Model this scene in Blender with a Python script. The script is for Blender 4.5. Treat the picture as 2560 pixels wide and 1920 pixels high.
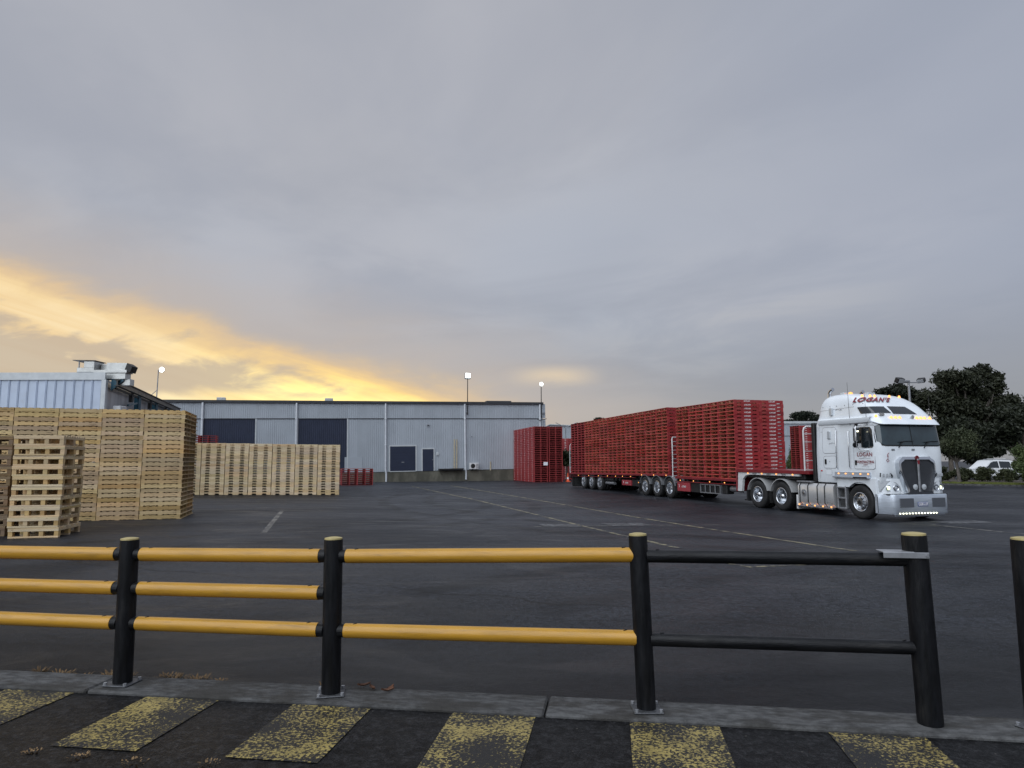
import bpy, math, random
from math import sin, cos, pi, radians, sqrt
from mathutils import Vector, Matrix
import numpy as np

scene = bpy.context.scene
for o in list(bpy.data.objects):
    bpy.data.objects.remove(o)
COL = scene.collection
rng = random.Random(7)

# ------------------------------------------------------------------ camera
cam_d = bpy.data.cameras.new('camera')
cam_d.sensor_width = 36.0
cam_d.lens = 36.0 * 1700 / 2560
cam_d.clip_start = 0.05
cam_d.clip_end = 3000
cam = bpy.data.objects.new('camera', cam_d)
COL.objects.link(cam)
_p, _r = radians(6.5), radians(0.12)
_f = Vector((0, cos(_p), sin(_p)))
_u0 = Vector((0, -sin(_p), cos(_p)))
_x0 = Vector((1, 0, 0))
_x = cos(_r) * _x0 - sin(_r) * _u0
_u = sin(_r) * _x0 + cos(_r) * _u0
cam.matrix_world = Matrix(((_x.x, _u.x, -_f.x, 0), (_x.y, _u.y, -_f.y, 0), (_x.z, _u.z, -_f.z, 1.6), (0, 0, 0, 1)))
scene.camera = cam

# ------------------------------------------------------------------ exposure
vs = scene.view_settings
vs.view_transform = 'Standard'
vs.look = 'None'
vs.exposure = 0.85
vs.gamma = 1.0
vs.use_curve_mapping = False

# ------------------------------------------------------------------ node helpers
class NT:
    def __init__(s, tree):
        s.t = tree
    def n(s, kind, **kw):
        nd = s.t.nodes.new(kind)
        for k, v in kw.items():
            setattr(nd, k, v)
        return nd
    def put(s, sock, v):
        if isinstance(v, bpy.types.NodeSocket):
            s.t.links.new(v, sock)
        elif v is not None:
            if isinstance(v, (int, float)) and hasattr(sock.default_value, '__len__'):
                n = len(sock.default_value)
                sock.default_value = (v,) * 3 + ((1,) if n == 4 else ())
            elif hasattr(v, '__len__') and len(v) == 3 and hasattr(sock.default_value, '__len__') and len(sock.default_value) == 4:
                sock.default_value = (*v, 1)
            else:
                sock.default_value = v
    def m(s, op, a, b=None, c=None, clamp=False):
        nd = s.n('ShaderNodeMath', operation=op, use_clamp=clamp)
        s.put(nd.inputs[0], a); s.put(nd.inputs[1], b); s.put(nd.inputs[2], c)
        return nd.outputs[0]
    def ss(s, x, a, b, lo=0.0, hi=1.0):
        nd = s.n('ShaderNodeMapRange', interpolation_type='SMOOTHSTEP')
        s.put(nd.inputs[0], x); s.put(nd.inputs[1], a); s.put(nd.inputs[2], b); s.put(nd.inputs[3], lo); s.put(nd.inputs[4], hi)
        return nd.outputs[0]
    def lin(s, x, a, b, lo=0.0, hi=1.0):
        nd = s.n('ShaderNodeMapRange')
        s.put(nd.inputs[0], x); s.put(nd.inputs[1], a); s.put(nd.inputs[2], b); s.put(nd.inputs[3], lo); s.put(nd.inputs[4], hi)
        return nd.outputs[0]
    def mix(s, f, a, b, mode='MIX'):
        nd = s.n('ShaderNodeMix', data_type='RGBA', blend_type=mode)
        s.put(nd.inputs[0], f); s.put(nd.inputs[6], a); s.put(nd.inputs[7], b)
        return nd.outputs[2]
    def noise(s, vec, scale, detail=3.0, rough=0.55, dist=0.0):
        nd = s.n('ShaderNodeTexNoise')
        s.put(nd.inputs['Vector'], vec)
        nd.inputs['Scale'].default_value = scale; nd.inputs['Detail'].default_value = detail
        nd.inputs['Roughness'].default_value = rough; nd.inputs['Distortion'].default_value = dist
        return nd.outputs['Fac']
    def vec(s, x, y, z):
        nd = s.n('ShaderNodeCombineXYZ')
        s.put(nd.inputs[0], x); s.put(nd.inputs[1], y); s.put(nd.inputs[2], z)
        return nd.outputs[0]
    def vm(s, op, a, b):
        nd = s.n('ShaderNodeVectorMath', operation=op)
        s.put(nd.inputs[0], a); s.put(nd.inputs[1], b)
        return nd.outputs[0]
    def ramp(s, x, stops):
        nd = s.n('ShaderNodeValToRGB')
        el = nd.color_ramp.elements
        while len(el) < len(stops):
            el.new(0.5)
        for e, (p, c) in zip(el, stops):
            e.position = p; e.color = (*c, 1)
        s.put(nd.inputs[0], x)
        return nd.outputs[0]

# ------------------------------------------------------------------ world: overcast dawn sky with a gap of glow low in the west
SUN_AZ, SUN_EL = radians(211), radians(44)      # added fill lamp, standing for bright cloud behind the viewer (compass-like: 0 = +Y, clockwise)
world = bpy.data.worlds.new('World')
scene.world = world
world.use_nodes = True
wt = world.node_tree
for nd in list(wt.nodes):
    wt.nodes.remove(nd)
w = NT(wt)
tc = w.n('ShaderNodeTexCoord').outputs['Generated']
sep = w.n('ShaderNodeSeparateXYZ'); wt.links.new(tc, sep.inputs[0])
dx, dy, dz = sep.outputs
zn = w.m('ADD', w.m('MAXIMUM', dz, 0.0), 0.07)
qx = w.m('DIVIDE', dx, zn)
qy = w.m('DIVIDE', dy, zn)
# broad soft bands running away from the viewer
band = w.noise(w.vec(w.m('MULTIPLY', qx, 0.62), w.m('MULTIPLY', qy, 0.22), 3.1), 1.0, 2.5, 0.5, 0.6)
soft = w.noise(w.vec(w.m('MULTIPLY', qx, 0.33), w.m('MULTIPLY', qy, 0.2), 9.4), 1.0, 2.0, 0.5, 0.3)
fine = w.noise(w.vec(w.m('MULTIPLY', qx, 1.5), w.m('MULTIPLY', qy, 0.8), 5.0), 1.0, 5.0, 0.55, 0.5)
mott = w.noise(w.vec(w.m('ADD', w.m('MULTIPLY', qx, 0.9), w.m('MULTIPLY', qy, 0.35)), w.m('SUBTRACT', w.m('MULTIPLY', qy, 0.75), w.m('MULTIPLY', qx, 0.2)), 21.0), 1.0, 5.0, 0.55, 0.5)
cl = w.mix(w.ss(band, 0.26, 0.74), (0.305, 0.315, 0.352), (0.378, 0.380, 0.408))
cl = w.mix(w.ss(soft, 0.45, 0.70, 0.0, 0.7), cl, (0.318, 0.345, 0.400))
cl = w.mix(w.ss(mott, 0.38, 0.66, 0.0, 0.62), cl, (0.262, 0.276, 0.318))
cl = w.mix(w.ss(fine, 0.45, 0.75, 0.0, 0.16), cl, (0.41, 0.40, 0.40))
# towards the right the deck is thicker and cooler, thinning to plain grey near the horizon
az = w.m('ARCTAN2', dx, dy)
cl = w.mix(w.m('MULTIPLY', w.ss(az, 0.0, 0.8), w.ss(dz, 0.0, 0.35, 0.7, 0.6)), cl, (0.235, 0.265, 0.335))
low = w.ss(dz, 0.27, 0.02)
cl = w.mix(w.m('MULTIPLY', low, w.ss(az, -0.5, 0.7, 0.5, 0.86)), cl, (0.200, 0.198, 0.206))
thin = w.m('MULTIPLY', w.ss(mott, 0.52, 0.38), w.m('MULTIPLY', w.ss(w.m('ABSOLUTE', w.m('SUBTRACT', az, 0.30)), 0.34, 0.0), w.ss(w.m('ABSOLUTE', w.m('SUBTRACT', dz, 0.20)), 0.11, 0.0)))
cl = w.mix(w.m('MULTIPLY', thin, 0.25), cl, (0.41, 0.395, 0.375))
# warm light spreading on the underside of the deck round the glow
gaz = w.m('ABSOLUTE', w.m('SUBTRACT', az, -0.30))
near = w.ss(gaz, 1.1, 0.0)
dyc = w.m('MAXIMUM', dy, 0.2)
cu = w.m('DIVIDE', dx, dyc)
ce = w.m('DIVIDE', dz, dyc)
rag = w.noise(w.vec(w.m('MULTIPLY', cu, 6.0), w.m('MULTIPLY', ce, 17.0), 1.7), 1.0, 6.0, 0.58, 0.35)
rag2 = w.noise(w.vec(w.m('MULTIPLY', cu, 9.0), w.m('MULTIPLY', ce, 26.0), 7.7), 1.0, 6.0, 0.55, 0.3)
wisp = w.noise(w.vec(w.m('MULTIPLY', w.m('ADD', cu, w.m('MULTIPLY', ce, 1.6)), 3.0), w.m('MULTIPLY', w.m('SUBTRACT', ce, w.m('MULTIPLY', cu, -0.3)), 24.0), 4.2), 1.0, 5.0, 0.55, 0.4)
e_edge = w.m('SUBTRACT', 0.098, w.m('MULTIPLY', cu, 0.25))
e_edge = w.m('ADD', e_edge, w.m('MULTIPLY', w.m('MAXIMUM', w.m('SUBTRACT', -0.446, cu), 0.0), 0.065))
below = w.m('ADD', w.m('SUBTRACT', e_edge, ce), w.lin(rag, 0.3, 0.7, -0.016, 0.016))
front = w.ss(dy, 0.25, 0.45)
side = w.ss(cu, 0.10, -0.16)
warm = w.m('MULTIPLY', w.m('MULTIPLY', w.ss(below, -0.15, 0.03), front), w.ss(cu, 0.75, -0.1))
cl = w.mix(w.m('MULTIPLY', warm, 0.85), cl, (0.40, 0.345, 0.305))
# the gap under the deck
gap = w.ss(below, -0.030, 0.075)
hot = w.ss(w.m('ABSOLUTE', w.m('ADD', cu, 0.23)), 0.34, 0.05)
gc_far = w.ramp(gap, [(0.0, (0.39, 0.335, 0.30)), (0.26, (0.56, 0.40, 0.22)), (0.48, (0.82, 0.52, 0.17)), (0.72, (0.84, 0.60, 0.26)), (1.0, (0.76, 0.61, 0.37))])
gc_hot = w.ramp(gap, [(0.0, (0.41, 0.34, 0.28)), (0.22, (0.60, 0.41, 0.18)), (0.45, (0.90, 0.54, 0.11)), (0.72, (1.05, 0.70, 0.16)), (1.0, (1.12, 0.88, 0.32))])
gcol = w.mix(hot, gc_far, gc_hot)
gcol = w.mix(w.ss(wisp, 0.40, 0.66, 0.0, 0.6), gcol, (0.66, 0.44, 0.19))
# low ragged cloud bank inside the gap
top_e = w.m('SUBTRACT', 0.045, w.m('MULTIPLY', cu, 0.245))
bank = w.ss(w.m('ADD', w.m('SUBTRACT', top_e, ce), w.lin(rag2, 0.3, 0.7, -0.048, 0.048)), -0.018, 0.034)
bank = w.m('MULTIPLY', bank, w.ss(w.m('ADD', ce, w.lin(rag, 0.3, 0.7, -0.012, 0.012)), 0.086, 0.108))
bank = w.m('MULTIPLY', bank, w.ss(cu, -0.15, -0.24))
gcol = w.mix(w.m('MULTIPLY', bank, 0.80), gcol, (0.40, 0.325, 0.25))
gap = w.m('MULTIPLY', w.m('MULTIPLY', gap, front), side)
skyc = w.mix(gap, cl, gcol)
# thin bright break low down, just right of the gap
brk = w.m('MULTIPLY', w.ss(w.m('ABSOLUTE', w.m('SUBTRACT', az, 0.062)), 0.085, 0.0), w.ss(w.m('ABSOLUTE', w.m('SUBTRACT', dz, 0.124)), 0.022, 0.0))
brk = w.m('MULTIPLY', brk, w.ss(rag, 0.35, 0.6))
skyc = w.mix(w.m('MULTIPLY', brk, 0.5), skyc, (0.72, 0.55, 0.33))
# even all round; only the zenith of the deck is brighter, as overcast skies are
zen = w.ss(dz, 0.58, 1.0, 1.0, 1.7)
skyv = w.vm('MULTIPLY', skyc, w.vec(zen, zen, zen))
nish = w.n('ShaderNodeTexSky', sky_type='NISHITA')
nish.sun_disc = False
nish.sun_elevation = SUN_EL
nish.sun_rotation = SUN_AZ
bg1 = w.n('ShaderNodeBackground'); bg1.inputs[1].default_value = 0.755
wt.links.new(skyv, bg1.inputs[0])
bg2 = w.n('ShaderNodeBackground'); bg2.inputs[1].default_value = 0.06
wt.links.new(nish.outputs[0], bg2.inputs[0])
mixw = w.n('ShaderNodeMixShader'); mixw.inputs[0].default_value = 0.94
wt.links.new(bg2.outputs[0], mixw.inputs[1]); wt.links.new(bg1.outputs[0], mixw.inputs[2])
wo = w.n('ShaderNodeOutputWorld'); wt.links.new(mixw.outputs[0], wo.inputs[0])
world.cycles.sampling_method = 'MANUAL'
world.cycles.sample_map_resolution = 512

# ------------------------------------------------------------------ sun lamp added behind the viewer as overcast fill
sun_d = bpy.data.lights.new('sun', 'SUN')
sun_d.energy = 1.4
sun_d.angle = radians(75)
sun_d.color = (0.88, 0.94, 1.0)
sun = bpy.data.objects.new('sun', sun_d)
COL.objects.link(sun)
sd = Vector((sin(SUN_AZ) * cos(SUN_EL), cos(SUN_AZ) * cos(SUN_EL), sin(SUN_EL)))
sun.rotation_euler = sd.to_track_quat('Z', 'Y').to_euler()
sun.location = (0, 0, 40)

# ------------------------------------------------------------------ materials
MATS = {}
def mat(name, col, rough=0.5, metal=0.0, var=0.0, vscale=3.0, rand=0.0, bump=0.0, bscale=40.0, stretch=(1, 1, 1), spec=0.5, dirt=None, emit=None, estr=0.0, coat=0.0, hue=0.0, rvar=0.0):
    m = bpy.data.materials.new(name); m.use_nodes = True
    t = NT(m.node_tree); b = m.node_tree.nodes['Principled BSDF']
    b.inputs['Base Color'].default_value = (*col, 1); b.inputs['Roughness'].default_value = rough
    b.inputs['Metallic'].default_value = metal; b.inputs['Specular IOR Level'].default_value = spec
    if coat: b.inputs['Coat Weight'].default_value = coat
    if emit:
        b.inputs['Emission Color'].default_value = (*emit, 1); b.inputs['Emission Strength'].default_value = estr
    c = None
    if var or rand or bump or dirt or rvar:
        oc = t.n('ShaderNodeTexCoord').outputs['Object']
        oi = t.n('ShaderNodeObjectInfo').outputs['Random']
        off = t.m('MULTIPLY', oi, 37.0)
        v = t.vm('MULTIPLY', t.vm('ADD', oc, t.vec(off, off, off)), stretch)
        c = t.vec(0, 0, 0)
        c = col
        if var:
            n = t.noise(v, vscale, 5.0, 0.6)
            c = t.mix(t.ss(n, 0.3, 0.7), tuple(x * (1 - var) for x in col), tuple(min(1, x * (1 + var)) for x in col))
        if rand:
            k = t.lin(oi, 0, 1, 1 - rand, 1 + rand * 0.6)
            hs = t.n('ShaderNodeHueSaturation'); t.put(hs.inputs['Value'], k); t.put(hs.inputs['Color'], c)
            if hue:
                o2 = t.m('FRACT', t.m('MULTIPLY', oi, 13.7))
                t.put(hs.inputs['Hue'], t.lin(o2, 0, 1, 0.5 - hue, 0.5 + hue))
                t.put(hs.inputs['Saturation'], t.lin(t.m('FRACT', t.m('MULTIPLY', oi, 7.3)), 0, 1, 0.75, 1.15))
            c = hs.outputs[0]
        if dirt:
            dcol, dsc, dlo, dhi, damt = dirt
            n = t.noise(v, dsc, 6.0, 0.65)
            c = t.mix(t.ss(n, dlo, dhi, 0, damt), c, dcol)
        t.put(b.inputs['Base Color'], c)
        if rvar:
            n = t.noise(v, vscale * 1.7, 4.0, 0.6)
            t.put(b.inputs['Roughness'], t.lin(n, 0.3, 0.7, max(0.02, rough - rvar), rough + rvar))
        if bump:
            n = t.noise(v, bscale, 3.0, 0.6)
            bn = t.n('ShaderNodeBump'); bn.inputs['Strength'].default_value = bump; bn.inputs['Distance'].default_value = 0.01
            t.put(bn.inputs['Height'], n); t.put(b.inputs['Normal'], bn.outputs[0])
    MATS[name] = m
    return m

mat('plate_steel', (0.075, 0.078, 0.085), 0.5, 0.5, var=0.35, vscale=14)
mat('steel_grey', (0.30, 0.31, 0.33), 0.45, 0.6, var=0.2, vscale=6)
mat('galv', (0.30, 0.31, 0.33), 0.45, 0.6, var=0.18, vscale=9)
mat('chrome', (0.62, 0.64, 0.67), 0.10, 1.0)
mat('alloy', (0.62, 0.64, 0.67), 0.24, 1.0, var=0.08, vscale=5, rvar=0.07)
mat('brushed', (0.52, 0.57, 0.64), 0.38, 0.55, var=0.10, vscale=3, stretch=(1, 1, 6), rvar=0.08)
mat('black_plastic', (0.0065, 0.007, 0.0085), 0.40, var=0.45, vscale=5, bump=0.25, bscale=22, stretch=(6, 6, 1), spec=0.22, dirt=((0.030, 0.028, 0.025), 2.5, 0.52, 0.78, 0.55), rvar=0.1)
mat('black_rubber', (0.013, 0.013, 0.014), 0.75, var=0.3, vscale=7, bump=0.2, bscale=60)
mat('black_metal', (0.012, 0.012, 0.013), 0.5, var=0.35, vscale=5)
mat('dark_gap', (0.006, 0.006, 0.007), 0.8)
mat('yellow_rail', (0.45, 0.235, 0.024), 0.32, var=0.10, vscale=2.2, bump=0.12, bscale=16, stretch=(14, 14, 1.5), dirt=((0.20, 0.11, 0.03), 2.6, 0.50, 0.78, 0.62), rvar=0.10)
mat('yellow_cap', (0.38, 0.31, 0.13), 0.5, var=0.12, vscale=9)
mat('white_paint', (0.74, 0.785, 0.83), 0.26, var=0.05, vscale=1.5, coat=0.4, dirt=((0.42, 0.40, 0.37), 2.2, 0.58, 0.85, 0.30), rvar=0.05)
mat('white_dull', (0.62, 0.63, 0.64), 0.5, var=0.12, vscale=5, dirt=((0.3, 0.27, 0.22), 5, 0.5, 0.75, 0.5))
mat('glass_dark', (0.012, 0.017, 0.021), 0.04, spec=0.8)
mat('screen_glass', (0.030, 0.048, 0.058), 0.05, spec=0.7, var=0.3, vscale=1.2)
mat('amber', (0.9, 0.32, 0.05), 0.3, emit=(1.0, 0.42, 0.12), estr=0.9)
mat('amber_glass', (0.75, 0.25, 0.04), 0.2, emit=(1.0, 0.34, 0.06), estr=1.0)
mat('red_lens', (0.5, 0.02, 0.02), 0.25)
mat('led_white', (0.9, 0.9, 0.8), 0.3, emit=(1.0, 0.96, 0.66), estr=2.4)
mat('headlamp_lit', (0.9, 0.9, 0.75), 0.2, emit=(0.93, 1.0, 0.55), estr=0.7)
mat('lens', (0.52, 0.55, 0.58), 0.14, 0.25)
mat('tank_metal', (0.58, 0.59, 0.60), 0.33, 0.45, var=0.08, vscale=3, rvar=0.08)
mat('flood_lit', (0.95, 1.0, 0.98), 0.3, emit=(0.93, 1.0, 0.97), estr=5.0)
mat('red_deck', (0.19, 0.016, 0.022), 0.42, var=0.22, vscale=3, dirt=((0.08, 0.03, 0.03), 3, 0.5, 0.75, 0.5))
mat('red_box', (0.30, 0.040, 0.050), 0.35, var=0.12, vscale=4)
mat('red_trim', (0.12, 0.010, 0.015), 0.4)
mat('maroon_ink', (0.20, 0.012, 0.022), 0.45)
mat('grey_ink', (0.22, 0.22, 0.24), 0.5)
mat('black_ink', (0.02, 0.02, 0.022), 0.5)
mat('white_ink', (0.72, 0.70, 0.70), 0.55)
mat('plate_blue', (0.02, 0.06, 0.22), 0.4)
mat('mesh_grey', (0.13, 0.14, 0.16), 0.45, 0.5)
mat('concrete', (0.078, 0.079, 0.080), 0.8, var=0.40, vscale=11, rand=0.25, bump=0.6, bscale=60, stretch=(1, 2.2, 1), dirt=((0.030, 0.028, 0.025), 2.6, 0.44, 0.62, 0.75), spec=0.2)
mat('plinth', (0.115, 0.110, 0.088), 0.85, var=0.35, vscale=0.9, stretch=(1.2, 1.2, 0.5), bump=0.3, bscale=20, dirt=((0.055, 0.055, 0.042), 0.8, 0.42, 0.68, 0.85))
mat('clad', (0.375, 0.412, 0.455), 0.40, 0.15, var=0.05, vscale=0.6, rand=0.05, dirt=((0.26, 0.27, 0.28), 0.5, 0.55, 0.85, 0.4))
mat('clad_navy', (0.022, 0.030, 0.058), 0.42, 0.1, var=0.1, vscale=1.5, rand=0.04)
mat('clad_blue', (0.47, 0.54, 0.66), 0.40, 0.1, var=0.05, vscale=1.5, rand=0.05, dirt=((0.33, 0.33, 0.34), 1.2, 0.6, 0.85, 0.4))
mat('trim_pale', (0.52, 0.55, 0.57), 0.42, 0.15, var=0.08, vscale=2.5)
mat('clad_grey', (0.40, 0.41, 0.44), 0.38, 0.4, var=0.22, vscale=0.9, stretch=(1, 1, 0.35), rand=0.06)
mat('gutter', (0.045, 0.048, 0.055), 0.45, 0.2, var=0.15)
mat('pipe_white', (0.56, 0.59, 0.63), 0.4, var=0.08, vscale=4)
mat('teal', (0.025, 0.085, 0.125), 0.45, var=0.2, vscale=3)
mat('beam', (0.125, 0.115, 0.105), 0.5, 0.4, var=0.3, vscale=2.5)
mat('sheet_metal', (0.50, 0.51, 0.50), 0.38, 0.75, var=0.12, vscale=3)
mat('timber_old', (0.42, 0.37, 0.27), 0.75, var=0.2, vscale=6)
mat('bark', (0.10, 0.085, 0.07), 0.9, var=0.35, vscale=6, stretch=(1, 1, 0.4), bump=0.5, bscale=18)
mat('bark_pale', (0.13, 0.115, 0.10), 0.85, var=0.35, vscale=3, stretch=(1, 1, 0.4), bump=0.3, bscale=18)
mat('soil', (0.05, 0.04, 0.03), 0.95, var=0.4, vscale=4, bump=0.6, bscale=14)
mat('orange', (0.70, 0.10, 0.03), 0.5)
mat('paper', (0.75, 0.76, 0.80), 0.6, var=0.06, vscale=20)
mat('car_white', (0.70, 0.72, 0.74), 0.25, coat=0.5, var=0.04)
mat('roof_blue', (0.33, 0.38, 0.44), 0.5, 0.2, var=0.1, vscale=0.6)
mat('weed_dry', (0.16, 0.10, 0.045), 0.8, var=0.4, vscale=30, rand=0.3)
mat('leaf_dry', (0.14, 0.06, 0.03), 0.7, var=0.3, vscale=30, rand=0.4)

def leafmat(name, a, b, sc=0.35):
    m = bpy.data.materials.new(name); m.use_nodes = True
    t = NT(m.node_tree); p = m.node_tree.nodes['Principled BSDF']
    g = t.n('ShaderNodeNewGeometry')
    n = t.noise(g.outputs['Position'], sc * 3, 3.0, 0.6)
    r = g.outputs['Random Per Island']
    f = t.m('ADD', t.m('MULTIPLY', t.ss(n, 0.35, 0.65), 0.55), t.m('MULTIPLY', r, 0.45))
    t.put(p.inputs['Base Color'], t.mix(f, a, b))
    p.inputs['Roughness'].default_value = 0.6
    p.inputs['Specular IOR Level'].default_value = 0.3
    MATS[name] = m
leafmat('gum_leaf', (0.0124, 0.0161, 0.0087), (0.0341, 0.0384, 0.0205))
leafmat('dark_leaf', (0.0084, 0.0117, 0.0065), (0.0221, 0.0273, 0.0143))
leafmat('olive_leaf', (0.0225, 0.0315, 0.0150), (0.0638, 0.0750, 0.0375))
leafmat('green_leaf', (0.0300, 0.0488, 0.0165), (0.0825, 0.1087, 0.0375))
leafmat('hedge_leaf', (0.0200, 0.0280, 0.0128), (0.0640, 0.0720, 0.0320))
leafmat('grass_blade', (0.075, 0.095, 0.020), (0.17, 0.19, 0.045))

def wood(name, col, dark, rand=0.16, axis=0, knots=True, hue=1.0):
    m = bpy.data.materials.new(name); m.use_nodes = True
    t = NT(m.node_tree); p = m.node_tree.nodes['Principled BSDF']
    oc = t.n('ShaderNodeTexCoord').outputs['Object']
    oi = t.n('ShaderNodeObjectInfo').outputs['Random']
    off = t.m('MULTIPLY', oi, 53.0)
    st = (1.3, 14, 22) if axis == 0 else (14, 1.3, 22)
    base = t.vm('ADD', oc, t.vec(off, off, off))
    v = t.vm('MULTIPLY', base, st)
    n = t.noise(v, 1.4, 5.0, 0.6, 0.6)
    c = t.mix(t.ss(n, 0.25, 0.75), tuple(x * 0.80 for x in col), tuple(min(1, x * 1.12) for x in col))
    if knots:
        vo = t.n('ShaderNodeTexVoronoi', feature='F1')
        t.put(vo.inputs['Vector'], t.vm('MULTIPLY', base, (4.5, 6.0, 9.0) if axis == 0 else (6.0, 4.5, 9.0)))
        vo.inputs['Scale'].default_value = 1.0
        k = t.ss(vo.outputs['Distance'], 0.17, 0.05)
        c = t.mix(t.m('MULTIPLY', k, 0.75), c, dark)
    st2 = t.noise(t.vm('MULTIPLY', base, (2.5, 2.5, 7.0)), 1.0, 4.0, 0.6)
    c = t.mix(t.ss(st2, 0.56, 0.78, 0, 0.4), c, dark)
    hs = t.n('ShaderNodeHueSaturation')
    t.put(hs.inputs['Value'], t.lin(oi, 0, 1, 1 - rand, 1 + rand))
    t.put(hs.inputs['Saturation'], t.lin(t.m('FRACT', t.m('MULTIPLY', oi, 9.7)), 0, 1, 1 - 0.22 * hue, 1 + 0.1 * hue))
    t.put(hs.inputs['Hue'], t.lin(t.m('FRACT', t.m('MULTIPLY', oi, 5.1)), 0, 1, 0.5 - 0.012 * hue, 0.5 + 0.008 * hue))
    t.put(hs.inputs['Color'], c)
    t.put(p.inputs['Base Color'], hs.outputs[0])
    p.inputs['Roughness'].default_value = 0.7
    p.inputs['Specular IOR Level'].default_value = 0.25
    bn = t.n('ShaderNodeBump'); bn.inputs['Strength'].default_value = 0.25; bn.inputs['Distance'].default_value = 0.004
    t.put(bn.inputs['Height'], n); t.put(p.inputs['Normal'], bn.outputs[0])
    MATS[name] = m
wood('pine', (0.60, 0.465, 0.275), (0.30, 0.185, 0.09), 0.14)
wood('pine_shaded', (0.20, 0.135, 0.075), (0.09, 0.055, 0.03), 0.14)  # shadow on the tucked-in stack put into the wood colour
wood('pine_warm', (0.53, 0.375, 0.18), (0.235, 0.135, 0.06), 0.22)
wood('red_paint_wood', (0.270, 0.028, 0.031), (0.14, 0.018, 0.019), 0.2, knots=False, hue=0.2)
wood('red_board_lit', (0.47, 0.075, 0.058), (0.22, 0.034, 0.028), 0.22, knots=False, hue=0.3)  # outer boards: warm glow on the load's side put into the colour
wood('red_overspray', (0.56, 0.25, 0.15), (0.36, 0.14, 0.085), 0.10, knots=False, hue=0.2)
wood('red_inner_shade', (0.16, 0.035, 0.026), (0.09, 0.02, 0.016), 0.10, knots=False, hue=0.2)  # inner boards: shade inside the openings put into the colour

def stuff_red(name, col):
    m = bpy.data.materials.new(name); m.use_nodes = True
    t = NT(m.node_tree); p = m.node_tree.nodes['Principled BSDF']
    g = t.n('ShaderNodeNewGeometry')
    r = g.outputs['Random Per Island']
    n = t.noise(t.vm('MULTIPLY', g.outputs['Position'], (3, 3, 9)), 1.0, 4.0, 0.6)
    f = t.m('ADD', t.m('MULTIPLY', n, 0.6), t.m('MULTIPLY', r, 0.4))
    t.put(p.inputs['Base Color'], t.mix(f, tuple(x * 0.7 for x in col), tuple(min(1, x * 1.3) for x in col)))
    p.inputs['Roughness'].default_value = 0.6
    MATS[name] = m
stuff_red('red_far', (0.27, 0.028, 0.030))
stuff_red('red_far_inner', (0.20, 0.045, 0.035))

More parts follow.
